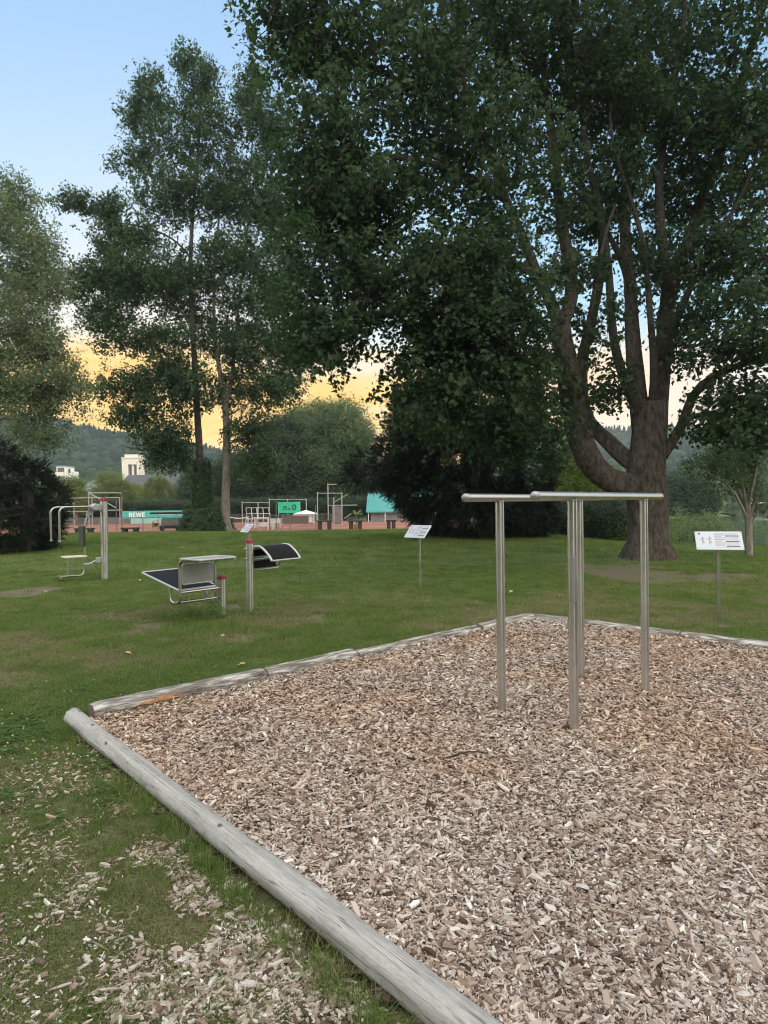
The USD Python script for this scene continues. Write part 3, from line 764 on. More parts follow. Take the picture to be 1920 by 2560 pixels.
ball = trimesh.creation.icosphere(1, 0.008); ball.apply_translation((0, 0, 0.05))
fx, fy = [], []
for (cx_, cy_, rx, ry, n) in [(60, 1590, 0.5, 0.5, 45), (40, 1640, 0.4, 0.4, 40), (330, 1475, 0.8, 0.5, 30), (60, 1340, 1.3, 1.4, 26), (250, 1300, 1.5, 1.6, 26), (420, 1300, 1.4, 1.6, 26), (760, 1270, 2.0, 2.0, 22), (960, 1290, 1.6, 1.6, 16), (1500, 1330, 1.0, 1.0, 10)]:
    q = GM(cx_, cy_); fx.append(q[0] + _g.normal(0, rx, n)); fy.append(q[1] + _g.normal(0, ry, n))
fx, fy = np.concatenate(fx), np.concatenate(fy); k = inside(OPEN, fx, fy) & (fy > 2); fx, fy = fx[k], fy[k]
instancer('/World/lawn/clover_heads', [ball], 'clover_white', np.column_stack([fx, fy, terrain(fx, fy)]), np.tile([1.0, 0, 0, 0], (len(fx), 1)), _g.uniform(0.35, 0.75, len(fx)), np.zeros(len(fx), int))

# patches of clover: darker, leafier green in the mown grass
def clover(r):
    ms = []
    for _ in range(9):
        c = np.array([r.normal(0, 0.035), r.normal(0, 0.035), r.uniform(0.025, 0.06)]); a0 = r.random() * 6.28; s = r.uniform(0.010, 0.017)
        for k in range(3):
            a = a0 + k * 2.094; d = np.array([math.cos(a), math.sin(a), 0.15 + r.normal(0, 0.15)]); e = np.array([-math.sin(a), math.cos(a), 0])
            ms.append((np.array([c, c + s * (0.7 * d + 0.6 * e), c + s * 1.25 * d, c + s * (0.7 * d - 0.6 * e)]), np.array([(0, 1, 2), (0, 2, 3)])))
    return join(ms)


CLOVER = [clover(_g) for _ in range(5)]
px_, py_ = [], []
for (a, b, rx, ry, n) in [(45, 1600, 0.55, 0.40, 900), (30, 1690, 0.40, 0.30, 600), (400, 1500, 0.75, 0.22, 900), (520, 1470, 0.55, 0.2, 450), (150, 1560, 0.5, 0.25, 350), (240, 1320, 0.9, 0.6, 500), (60, 1330, 0.9, 0.6, 400), (760, 1260, 1.2, 0.9, 500), (700, 1300, 0.9, 0.4, 400), (1000, 1280, 1.0, 0.8, 400), (470, 1345, 0.6, 0.35, 350), (1540, 1350, 0.6, 0.5, 250)]:
    q = GM(a, b); n = int(n * 0.5); px_.append(q[0] + _g.normal(0, rx, n)); py_.append(q[1] + _g.normal(0, ry, n))
px_, py_ = np.concatenate(px_), np.concatenate(py_)
k = inside(OPEN, px_, py_) & (py_ > 1.5) & (meshkit.fbm(np.stack([px_, py_, 0 * px_], -1) * 2.5, 3, 17) > 0.44); px_, py_ = px_[k], py_[k]; yaw = _g.random(len(px_)) * 6.28
instancer('/World/lawn/clover_patches', CLOVER, 'clover_leaf', np.column_stack([px_, py_, terrain(px_, py_)]), np.stack([np.cos(yaw / 2), 0 * yaw, 0 * yaw, np.sin(yaw / 2)], 1), _g.uniform(0.45, 0.8, len(px_)), _g.integers(0, 5, len(px_)))

# ------------------------------------------------------------------ steel exercise equipment
UPV = np.array([0, 0, 1.0])

# ---- the two parallel bars
pA, pB, pC, pD = (Gz(x, y, 0.03)[:2] for x, y in ((1435.6, 1831.7), (1254.8, 1779.3), (1452.6, 1692.0), (1613.5, 1728.7)))
BAR_Z = 1.545


def capped_rail(a, b, r):
    ax = (b - a) / np.linalg.norm(b - a); pts, rad = [], []
    for s, e in ((-1, a), (1, b)):
        k = [(-r * 0.75 * math.sin(t), r * math.cos(t)) for t in np.linspace(math.pi / 2 * 0.96, 0, 6)]
        seq = [(e - ax * s * o, rr) for o, rr in k]
        if s == 1:
            seq = seq[::-1]
        pts += [p for p, _ in seq]; rad += [q for _, q in seq]
    return tube(np.array(pts), rad, 20)


def parallel_bar(p0, p1, lo, hi, label, sleeve=None):
    """p0, p1: feet of the posts; lo, hi: how far the rail runs past them"""
    d = p1 - p0; ln = np.linalg.norm(d); d = np.array([*(d / ln), 0]); o = np.array([*p0, 0.0])
    t = thing('parallel_bar', o, 0, label, 'exercise bar', 'parallel bars in the chip bed')
    a, b = -d * lo + UPV * BAR_Z, d * (ln + hi) + UPV * BAR_Z
    part(t, 'rail', capped_rail(a, b, 0.0275), 'stainless_steel')
    for k, q in enumerate((a, b)):
        s = -1 if k == 0 else 1
        r = [0.0287, 0.0287, 0.027, 0.020, 0.009, 0.001]; o_ = [-0.012, 0.004, 0.014, 0.021, 0.025, 0.0262]
        part(t, 'end_cap', tube(np.array([q + d * s * x for x in o_]), r, 20), 'dull_steel')
    for q in (np.zeros(3), d * ln):
        part(t, 'post', tube(np.array([q + UPV * z for z in (-0.1, 0.3, 0.9, BAR_Z - 0.018)]), 0.0305, 24, False), 'brushed_steel')
    for q in (np.zeros(3), d * ln):
        part(t, 'weld_collar', tube(np.array([q + UPV * z for z in (BAR_Z - 0.035, BAR_Z - 0.028, BAR_Z - 0.02)]), [0.0307, 0.0325, 0.0315], 20, False), 'dull_steel')
    if sleeve:
        z0, z1 = sleeve
        tocam = np.array([-o[0], -o[1], 0]); tocam /= np.linalg.norm(tocam); yaw = math.atan2(tocam[1], tocam[0]) + 0.12
        n = 9; an = yaw + np.linspace(-0.42, 0.62, n); v = []
        for z in (z0, z1):
            for rr in (0.0306, 0.0322):
                v += [(rr * math.cos(x), rr * math.sin(x), z) for x in an]
        v = np.array(v); f = []
        for k in range(n - 1):
            f += [(n + k, n + k + 1, 3 * n + k + 1), (n + k, 3 * n + k + 1, 3 * n + k), (2 * n + k, 3 * n + k, 3 * n + k + 1), (2 * n + k, 3 * n + k + 1, 2 * n + k + 1), (k, n + k + 1, n + k), (k, k + 1, n + k + 1)]
        for k in (0, n - 1):
            f += [(k, n + k, 3 * n + k), (k, 3 * n + k, 2 * n + k)]
        pl = part(t, 'marking_plate', (v, np.array(f)), 'dull_steel', label='curved steel plate riveted to the post')
        for z in (z0 + 0.012, z0 + 0.09, z1 - 0.012):
            s = trimesh.creation.icosphere(1, 0.004); s.apply_translation((0.0325 * math.cos(yaw + 0.1), 0.0325 * math.sin(yaw + 0.1), z)); part(pl, 'rivet', s, 'dull_steel')
    return t


dd = (pD - pA) / np.linalg.norm(pD - pA)
parallel_bar(pA, pD, 0.46, 0.34, 'nearer stainless parallel bar with a marking plate on its nearest post', (0.87, 1.165))
parallel_bar(pB, pC, 0.40, 0.36, 'farther stainless parallel bar half hidden behind the nearer bar')


# ---- information boards on bent poles
def board(base, height, yaw, label, motif):
    t = thing('information_board', base, 0, label, 'sign', 'small exercise instruction boards')
    f = np.array([-math.sin(yaw), -math.cos(yaw), 0]); U = np.array([math.cos(yaw), -math.sin(yaw), 0])     # f: where the board faces, U: its width towards the right
    tl = math.radians(49); V = -f * math.cos(tl) + UPV * math.sin(tl); N = np.cross(U, V)
    w, h, th = 0.53, 0.29, 0.012
    c = np.array([0, 0, height]) + f * 0.05
    T = frame(c, U, V, N)
    pl = np.array([[0, 0, -0.12], [0, 0, height - 0.14], [0, 0, height - 0.06], [*(f * -0.02 + UPV * (height - 0.03))[:3]]]); pl[3] = c - N * 0.012 - V * 0.02
    pl = np.array([[0, 0, -0.12], [0, 0, 0.4], *fillet([[0, 0, 0.5], [0, 0, height - 0.10], list(c - N * 0.012 - V * 0.03)], 0.10)])
    part(t, 'pole', tube(pl, 0.0215, 16), 'stainless_steel')
    pan = part(t, 'panel', moved(bx((-w / 2, -h / 2, -th / 2), (w / 2, h / 2, th / 2), 0.004), T), 'sign_face')
    r = np.random.default_rng(int(height * 1000) + int(yaw * 100))
    z = th / 2

    def mark(x0, y0, x1, y1, name, mat):
        part(pan, name, moved(bx((x0, y0, z - 0.001), (x1, y1, z + 0.0012)), T), mat, smooth=False)
    for k, y in enumerate((0.070, -0.014, -0.090)):
        mark(0.075, y - 0.007, 0.225, y + 0.007, 'printed_bar', 'sign_red_ink')
    rows = []
    for k, y in enumerate((0.112, 0.098, 0.046, 0.032, 0.018, -0.034, -0.048, -0.062, -0.108)):
        x = -0.04
        while x < 0.215:
            lw = r.uniform(0.008, 0.026); rows.append(moved(bx((x, y - 0.0025, z - 0.001), (min(x + lw, 0.225), y + 0.0025, z + 0.001)), T)); x += lw + 0.006
    for k, y in enumerate((0.085, 0.060, 0.010, -0.020, -0.075)):
        rows.append(moved(bx((-0.05, y - 0.004, z - 0.001), (0.055 - 0.02 * (k % 2), y + 0.004, z + 0.001)), T))
    part(pan, 'printed_text', rows, 'sign_pale_ink', smooth=False, kind='stuff')
    fig = []                                                                   # line drawings of people at the apparatus
    for (ox, sc) in ((-0.185, 1.0), (-0.105, 1.05)):
        segs = {'bars': [((-0.035, 0.02), (0.03, 0.025)), ((0, 0.02), (-0.004, -0.06))], 'lift': [((-0.02, -0.05), (-0.02, 0.05)), ((-0.02, 0.05), (0.03, 0.05)), ((0.0, -0.02), (0.03, -0.03))],
                'bend': [((-0.03, -0.05), (-0.03, 0.0)), ((-0.03, 0.0), (0.03, 0.02)), ((0.03, 0.02), (0.035, -0.05))]}[motif]
        body = [((0.005, 0.03), (0.012, -0.01)), ((0.012, -0.01), (0.0, -0.045)), ((0.012, -0.01), (0.022, -0.04)), ((0.005, 0.028), (-0.015, 0.015))]
        for (a, b) in segs + body:
            a = np.array([ox + a[0] * sc, a[1] * sc, z]); b = np.array([ox + b[0] * sc, b[1] * sc, z])
            fig.append(moved(tube(np.array([a, b]), 0.0022, 4), T))
        hd = trimesh.creation.cylinder(0.008, 0.003, sections=12); hd.apply_translation((ox + 0.004, 0.047 * sc, z)); fig.append(moved(hd, T))
    lg = trimesh.creation.cylinder(0.014, 0.002, sections=16); lg.apply_translation((-0.215, 0.105, z)); fig.append(moved(lg, T))
    part(pan, 'printed_drawing', fig, 'sign_ink', smooth=False, kind='stuff')
    for sx in (-1, 1):
        for sy in (-1, 1):
            s = trimesh.creation.icosphere(1, 0.005); s.apply_translation((sx * (w / 2 - 0.018), sy * (h / 2 - 0.018), z)); part(pan, 'screw', moved(s, T), 'dull_steel')
    return t


b1 = Gz(1797, 1553, 0.0); board(b1, 1.01, math.radians(18), 'instruction board on a bent pole in front of the pale young riverside tree', 'bars')
b2 = G(1051, 1472); board(b2, 1.02, math.radians(50), 'instruction board standing alone on the lawn in front of the dark yew', 'lift')
d3 = 17.2; q = P(622, 1340, d3); b3 = np.array([q[0], q[1], float(terrain(q[0], q[1]))])
board(b3, P(634, 1320, d3)[2] - b3[2] , math.radians(56), 'farthest instruction board rising behind the tall red-capped post', 'bend')


def capped_post(t, base, r, h, cap_h, sides=28):
    part(t, 'post', tube(np.array([base + UPV * z for z in (-0.1, h * 0.3, h * 0.7, h)]), r, sides, False), 'brushed_steel')
    prof = [(0.0, r * 1.0), (0.0, r * 1.09), (0.3, r * 1.10), (0.62, r * 0.98), (0.85, r * 0.72), (1.0, r * 0.30), (1.0, 0.001)]
    cp = tube(np.array([base + UPV * (h + a * cap_h) for a, _ in prof]) + np.arange(len(prof))[:, None] * 1e-6 * UPV, [b for _, b in prof], 10)
    c = part(t, 'cap', cp, 'red_cap_plastic', smooth=20, label='faceted dark red plastic cap')
    return c


# ---- seated pull-down trainer on the left
o = G(263, 1450)
D1 = o[1]; px1 = D1 / FPX
F = np.array([-0.72, -0.69, 0]); F /= np.linalg.norm(F); S = np.array([F[1], -F[0], 0]); S = S if S[1] > 0 else -S    # F: forwards, S: away from the eye
t = thing('seated_pull_trainer', o, 0, 'seated pull trainer with long curved handles and red-capped post beside the yew', 'exercise machine')
sc = px1 / 4.1475 * 1.0


def L1(X, Yp, s=0.0, plane=None):
    """a point of the trainer from a pixel of a 4.15 x enlargement, on the upright plane through the foot of the post that lies "plane" to the side; moved s sideways"""
    plane = s if plane is None else plane
    d = P(X / 4.1475, 1100 + Yp / 4.1475, 1.0) - np.array([0, 0, EYE]); e = np.array([0, 0, EYE]) - o
    k = (plane - e @ S) / (d @ S)
    return e + d * k + S * (s - plane)


capped_post(t, np.zeros(3), 0.077, L1(1097, 638)[2], 0.095)
part(t, 'bracket', [moved(bx((0.05, -0.045, L1(1040, 735)[2]), (0.26, 0.045, L1(1040, 662)[2]), 0.012), frame(np.zeros(3), F, S, UPV))], 'dull_steel')
jc = L1(975, 697)
hub = tube(np.array([jc - S * 0.10, jc - S * 0.075, jc + S * 0.075, jc + S * 0.10]), [0.062, 0.078, 0.078, 0.062], 20)
hb = part(t, 'pivot_hub', hub, 'galvanised_steel')
for k in range(5):
    a = k * 2 * math.pi / 5; s = trimesh.creation.icosphere(1, 0.012); s.apply_translation(jc - S * 0.10 + F * 0.042 * math.cos(a) + UPV * 0.042 * math.sin(a)); part(hb, 'bolt', s, 'dull_steel')
for s in (0.0, 0.55):
    pts = fillet([L1(930, 691, s, 0), L1(612, 697, s, 0), L1(620, 1050, s, 0)], 0.15, 10)
    ar = part(t, 'handle_arm', tube(pts, 0.0205, 14), 'stainless_steel')
    e = L1(620, 1050, s, 0); part(ar, 'end_stop', tube(np.array([e + UPV * 0.012, e, e - UPV * 0.014]), [0.026, 0.030, 0.022], 12), 'galvanised_steel')
part(t, 'cross_tube', tube(np.array([L1(940, 691, -0.02, 0), L1(940, 691, 0.57, 0)]), 0.024, 14), 'stainless_steel')
gus = [L1(945, 680), L1(1000, 735), L1(930, 790), L1(893, 775)]
gv = np.array([p + S * s for s in (0.03, 0.055) for p in gus]); gf = np.array([(0, 2, 1), (0, 3, 2), (4, 5, 6), (4, 6, 7), (0, 1, 5), (0, 5, 4), (1, 2, 6), (1, 6, 5), (2, 3, 7), (2, 7, 6), (3, 0, 4), (3, 4, 7)])
part(t, 'hanger_plate', (gv, gf), 'dull_steel', smooth=False)
C = 0.27
part(t, 'seat_frame', tube(fillet([L1(912, 770, C), L1(880, 880, C), L1(880, 1290, C), L1(872, 1405, C), L1(700, 1412, C), L1(615, 1418, C)], 0.2, 8), 0.021, 14), 'stainless_steel')
bp = moved(bx((-0.055, -0.15, 0), (0.0, 0.15, L1(866, 888, C)[2] - L1(866, 1105, C)[2]), 0.018), frame(L1(866, 1105, C), -F, S, UPV))
part(t, 'back_pad', bp, 'dark_green_pad')
st = moved(bx((0.0, -0.17, -0.018), (np.linalg.norm((L1(655, 1203, C) - L1(880, 1203, C))[:2]), 0.17, 0.018), 0.012), frame(L1(880, 1203, C), F, S, UPV))
part(t, 'seat', st, 'pale_seat_plate')
part(t, 'seat_strut', tube(np.array([L1(708, 1215, C), L1(708, 1408, C)]), 0.017, 12), 'stainless_steel')
part(t, 'foot_bar', tube(np.array([L1(640, 1430, C - 0.19), L1(618, 1417, C), L1(610, 1412, C + 0.19)]), 0.023, 12), 'stainless_steel')
for s in (C - 0.19, C + 0.17):
    e = L1(630, 1424, s); part(t, 'foot_bar_cap', tube(np.array([e - S * 0.012, e + S * 0.012]), 0.027, 12), 'dull_steel')
part(t, 'link_bar', tube(np.array([L1(915, 1290, 0.09), L1(1040, 1228, 0.05)]), 0.019, 12), 'stainless_steel')
for (X0, Y0, X1, Y1, s) in ((885, 1275, 945, 1305, 0.09), (1000, 1215, 1090, 1275, 0.04)):
    a, b = L1(X0, Y1), L1(X1, Y0)
    part(t, 'link_plate', moved(bx((min(a @ F, b @ F), s - 0.03, a[2]), (max(a @ F, b @ F), s + 0.03, b[2]), 0.008), frame(np.zeros(3), F, S, UPV)), 'galvanised_steel')
for X_, Y_ in ((940, 1285), (1022, 1242)):
    e = L1(X_, Y_, 0.07); part(t, 'link_bolt', tube(np.array([e - S * 0.055, e + S * 0.055]), 0.017, 10), 'dull_steel')

# ---- stretching bench on the short post
o = G(556, 1541)
t = thing('stretching_bench', o, 0, 'steel stretching bench with dark lower board and raised shelf on short red-capped post', 'exercise machine')
Wd = np.array([0.6, 0.8, 0]); Nd = np.array([-0.8, 0.6, 0])
capped_post(t, np.zeros(3), 0.057, 0.515, 0.065)
A0 = -Wd * 0.655


def L2(w, n, z):
    return A0 + Wd * w + Nd * n + UPV * z


wid = 0.56
for w in (0.0, wid):
    pts = fillet([L2(w, -0.385, 0.825), L2(w, 0.03, 0.825), L2(w, 0.02, 0.26), L2(w, 0.24, 0.26), L2(w, 0.25, 0.455)], 0.11, 9)
    part(t, 'side_frame', tube(pts, 0.021, 14), 'stainless_steel')
part(t, 'cross_bar', tube(np.array([L2(-0.02, 0.03, 0.40), L2(0.62, 0.0, 0.40)]), 0.019, 12), 'stainless_steel')
part(t, 'cross_bar', tube(np.array([L2(-0.02, 0.10, 0.265), L2(0.62, 0.02, 0.265)]), 0.019, 12), 'stainless_steel')


def framed_board(t, name, c, e1, e2, l1, l2, mat, rail=0.018, label=None, inset=0.0):
    """a board in a tube frame: corner c, unit edges e1, e2 with lengths l1, l2"""
    n = np.cross(e1, e2); n = n if n[2] > 0 else -n
    pts = [c, c + e1 * l1, c + e1 * l1 + e2 * l2, c + e2 * l2]
    loop = fillet([(pts[0] + pts[1]) / 2, pts[1], pts[2], pts[3], pts[0], (pts[0] + pts[1]) / 2], 0.035, 4)
    p_ = part(t, name, moved(bx((rail * 0.6, rail * 0.6, -0.006 - inset), (l1 - rail * 0.6, l2 - rail * 0.6, 0.006 - inset)), frame(c, e1, e2, n)), mat, smooth=False, label=label)
    part(p_, 'edge_tube', tube(loop, rail, 10, False), 'galvanised_steel')
    return p_


tilt = np.array([*(Nd * 0.975)[:2], 0.222]); tilt /= np.linalg.norm(tilt)
framed_board(t, 'lower_board', L2(-0.02, 0.02, 0.43), Wd, tilt, 0.60, 0.86, 'black_rubber', 0.016)
framed_board(t, 'upper_shelf', L2(-0.015, 0.0, 0.838), Wd, -Nd, 0.585, 0.41, 'grey_mesh_sheet', 0.017, inset=0.004)
framed_board(t, 'back_sheet', L2(0.035, 0.03, 0.50), Wd, UPV, wid - 0.07, 0.255, 'grey_mesh_sheet', 0.012)

# ---- back arch on the tall post
o = G(626.4, 1532)
t = thing('back_arch_trainer', o, 0, 'curved back-stretching arch with dark panels mounted on tall red-capped post', 'exercise machine')
capped_post(t, np.zeros(3), 0.0555, 0.985, 0.07)


def L3(w, n, z):
    return Wd * w + Nd * n + UPV * z


arc = [(0.17, 0.575), (0.19, 0.66), (0.19, 0.74), (0.17, 0.82), (0.11, 0.89), (0.03, 0.93), (-0.07, 0.925), (-0.16, 0.875), (-0.24, 0.81), (-0.30, 0.735)]
tt = np.linspace(0, 1, len(arc)); T2 = np.linspace(0, 1, 34)
from scipy.interpolate import CubicSpline
spl = CubicSpline(tt, np.array(arc)); cs = spl(T2)
W0, W1 = 0.14, 0.70
for w in (W0, W1):
    part(t, 'arch_tube', tube(np.array([L3(w, n, z) for n, z in cs]), 0.0195, 12), 'galvanised_steel')
for k0, k1 in ((1, 7), (9, 15), (20, 33)):
    seg = cs[k0:k1]; dirs = np.gradient(seg, axis=0); nr = np.stack([-dirs[:, 1], dirs[:, 0]], 1); nr /= np.linalg.norm(nr, axis=1, keepdims=True)
    v = []
    for (n, z), m in zip(seg, nr):
        for w in (W0 + 0.03, W1 - 0.03):
            for s in (-0.006, 0.006):
                v.append(L3(w, n + m[0] * s, z + m[1] * s))
    f = []
    for k in range(len(seg) - 1):
        b = 4 * k
        f += [(b, b + 2, b + 6), (b, b + 6, b + 4), (b + 1, b + 5, b + 7), (b + 1, b + 7, b + 3), (b, b + 4, b + 5), (b, b + 5, b + 1), (b + 2, b + 3, b + 7), (b + 2, b + 7, b + 6)]
    b = 4 * (len(seg) - 1); f += [(0, 1, 3), (0, 3, 2), (b, b + 2, b + 3), (b, b + 3, b + 1)]
    part(t, 'curved_panel', (np.array(v), np.array(f)), 'black_rubber', smooth=40)
for k in (0, 8, 17, 33):
    n, z = cs[k]
    part(t, 'cross_tube', tube(np.array([L3(W0, n, z), L3(W1, n, z)]), 0.015, 10), 'galvanised_steel')
part(t, 'support_tube', tube(np.array([L3(0, 0.0, 0.885), L3(0.2, 0.05, 0.905), L3(W1, 0.05, 0.905)]), 0.019, 12), 'stainless_steel')
part(t, 'support_tube', tube(np.array([L3(0, 0.0, 0.745), L3(W1, 0.06, 0.745)]), 0.019, 12), 'stainless_steel')
for w in (W0, W1):
    part(t, 'brace', tube(np.array([L3(w, 0.17, 0.60), L3(w, 0.06, 0.745), L3(w, -0.27, 0.78)]), 0.012, 8), 'dull_steel')
for z in (0.905, 0.765):
    s = trimesh.creation.icosphere(2, 0.018); s.apply_translation(np.array([-0.050, -0.030, z])); part(t, 'bolt_head', s, 'dull_steel')

# ------------------------------------------------------------------ trees
def maple_outline(r):
    """one lobed leaf in the xy plane: stalk at the origin, tip along +y, about one unit long, folded a little along the midrib"""
    half = [(0.0, 0.0), (0.10, 0.02), (0.32, -0.06), (0.28, 0.12), (0.52, 0.24), (0.36, 0.34), (0.56, 0.62), (0.30, 0.56), (0.20, 0.62), (0.19, 0.82), (0.0, 1.05)]
    pts = [(x * r.uniform(0.92, 1.08), y) for x, y in half]
    v = [(0.0, 0.36, 0.0)]
    rim = pts + [(-x, y) for x, y in pts[-2:0:-1]]
    for x, y in rim:
        v.append((x, y, abs(x) * 0.22 - 0.16 * max(0, y - 0.4) ** 1.5))
    n = len(rim)
    f = [(0, 1 + k, 1 + (k + 1) % n) for k in range(n)]
    return np.array(v), np.array(f)


def simple_leaf(r, w=0.5, n=0):
    v = np.array([(0, 0, 0), (w * 0.5, 0.4, 0.08), (0, 1, -0.05), (-w * 0.5, 0.4, 0.08)])
    return v, np.array([(0, 1, 2), (0, 2, 3)])


def sprig(r, leaf_fn, n, length, leaf_size, spread, twig=0.004, droop=0.5, stalk=0.5):
    """a twig along +z with leaves around it; the leaves' upper sides mostly face +z outward"""
    ms = []
    for k in range(n):
        v, f = leaf_fn(r)
        s = leaf_size * r.uniform(0.65, 1.15)
        t = length * (0.15 + 0.85 * (k + r.random()) / n)
        a = k * 2.4 + r.normal(0, 0.5)
        out = np.array([math.cos(a), math.sin(a), r.uniform(-0.2, 0.7)]); out /= np.linalg.norm(out)
        base = np.array([0, 0, t]) + out * (leaf_size * stalk * r.uniform(0.6, 1.3)) + r.normal(0, spread, 3)
        tip = out + np.array([0, 0, -droop * r.random()]) + r.normal(0, 0.35, 3); tip /= np.linalg.norm(tip)
        nrm = np.array([0, 0, 1.0]) + r.normal(0, 0.45, 3); nrm -= tip * (nrm @ tip); nrm /= np.linalg.norm(nrm)
        x = np.cross(tip, nrm)
        ms.append((base + s * (v[:, :1] * x + v[:, 1:2] * tip + v[:, 2:] * nrm), f))
    if twig:
        tb = tube(np.array([[0, 0, -0.05], [0.01, 0, length * 0.5], [0, 0.01, length]]), [twig, twig * 0.7, twig * 0.3], 3, False)
    return join(ms), (tb if twig else None)


def grow(skel, attract, step, r, wiggle=0.10, rounds=26):
    """joins the attraction points to the skeleton, nearest first. skel: positions, parents. Returns positions, parents, and the node of each attraction point."""
    pos, par = [np.asarray(p) for p in skel[0]], list(skel[1])
    left = np.arange(len(attract)); ends = np.full(len(attract), -1)
    while len(left):
        tree = cKDTree(np.array(pos)); d, j = tree.query(attract[left])
        o = np.argsort(d); take = o[:max(8, len(attract) // rounds)]
        for q in take:
            a = attract[left[q]]; i = int(j[q]); b = pos[i]; n = max(1, int(math.ceil(np.linalg.norm(a - b) / step)))
            prev = i; bow = r.normal(0, wiggle, 3) * np.linalg.norm(a - b)
            bow[2] -= 0.06 * np.linalg.norm(a - b)
            for k in range(1, n + 1):
                s = k / n
                pos.append(b + (a - b) * s + bow * s * (1 - s) * 2 + (r.normal(0, 0.02, 3) if k < n else 0)); par.append(prev); prev = len(pos) - 1
            ends[left[q]] = prev
        left = np.delete(left, take)
    return np.array(pos), np.array(par), ends


def limb_mesh(pos, par, rad, only, sides):
    """tubes along the chains of the branch graph whose nodes are in "only" (a mask)"""
    kids = {}
    for i in np.nonzero(only)[0]:
        if par[i] >= 0:
            kids.setdefault(par[i], []).append(i)
    ms, stack = [], [(p, c) for p, cs in kids.items() if not only[p] or par[p] < 0 for c in cs]
    seen = set()
    while stack:
        p, c = stack.pop()
        chain = [p, c]
        while True:
            ks = [k for k in kids.get(chain[-1], []) if only[k]]
            if not ks:
                break
            ks.sort(key=lambda k: -rad[k])
            for k in ks[1:]:
                stack.append((chain[-1], k))
            chain.append(ks[0])
        if (p, c) in seen:
            continue
        seen.add((p, c))
        q = pos[chain]; rr = rad[chain].copy(); rr[0] = min(rr[0], rr[1] * 1.25)
        ms.append(tube(q, rr, sides, False))
    return join(ms) if ms else None


def lobes_points(lobes, r, base_depth, clump=0.33, nseed=3, fscale=0.55):
    """points in ellipsoids given by pixels (1659-wide picture), depth offset and size; denser near their skins, thinned by noise so that gaps stay"""
    out = []
    for (cx, cy, rx, ry, dd, rd, n) in lobes:
        D = base_depth + dd; c = M(cx, cy, D); ax, az = rx * K / FPX * D, ry * K / FPX * D
        m = int(n * 3.2)
        u = r.normal(0, 1, (m, 3)); u /= np.linalg.norm(u, axis=1, keepdims=True); u *= (r.random(m) ** 0.42)[:, None]
        p = c + u * np.array([ax, rd, az])
        k = meshkit.fbm(p * np.array([1, 1, 1.9]) * fscale, 3, nseed) + 0.10 * r.random(m) > 0.55 - clump * 0.1
        out.append(p[k][:n])
    return np.vstack(out)


def skeleton(limbs, sub=0.35):
    """limbs: lists of (position, radius); the first is the trunk. A limb starts at the node nearest its first point."""
    pos, par, rad, own = [], [], [], []
    for li, limb in enumerate(limbs):
        q = np.array([p for p, _ in limb]); rr = np.array([x for _, x in limb], float)
        seg = np.concatenate([[0], np.cumsum(np.linalg.norm(np.diff(q, axis=0), axis=1))]); n = max(3, int(seg[-1] / sub))
        s = np.linspace(0, seg[-1], n + 1)
        cs_ = CubicSpline(seg, q) if len(q) > 2 else None
        pts = cs_(s) if cs_ is not None else np.column_stack([np.interp(s, seg, q[:, k]) for k in range(3)])
        rs = np.interp(s, seg, rr)
        if li == 0:
            prev = -1; start = 0
        else:
            prev = int(np.argmin(np.linalg.norm(np.array(pos) - pts[0], axis=1))); start = 0
        for k in range(start, len(pts)):
            pos.append(pts[k]); par.append(prev); rad.append(rs[k]); own.append(li); prev = len(pos) - 1
    return np.array(pos), np.array(par), np.array(rad), np.array(own)


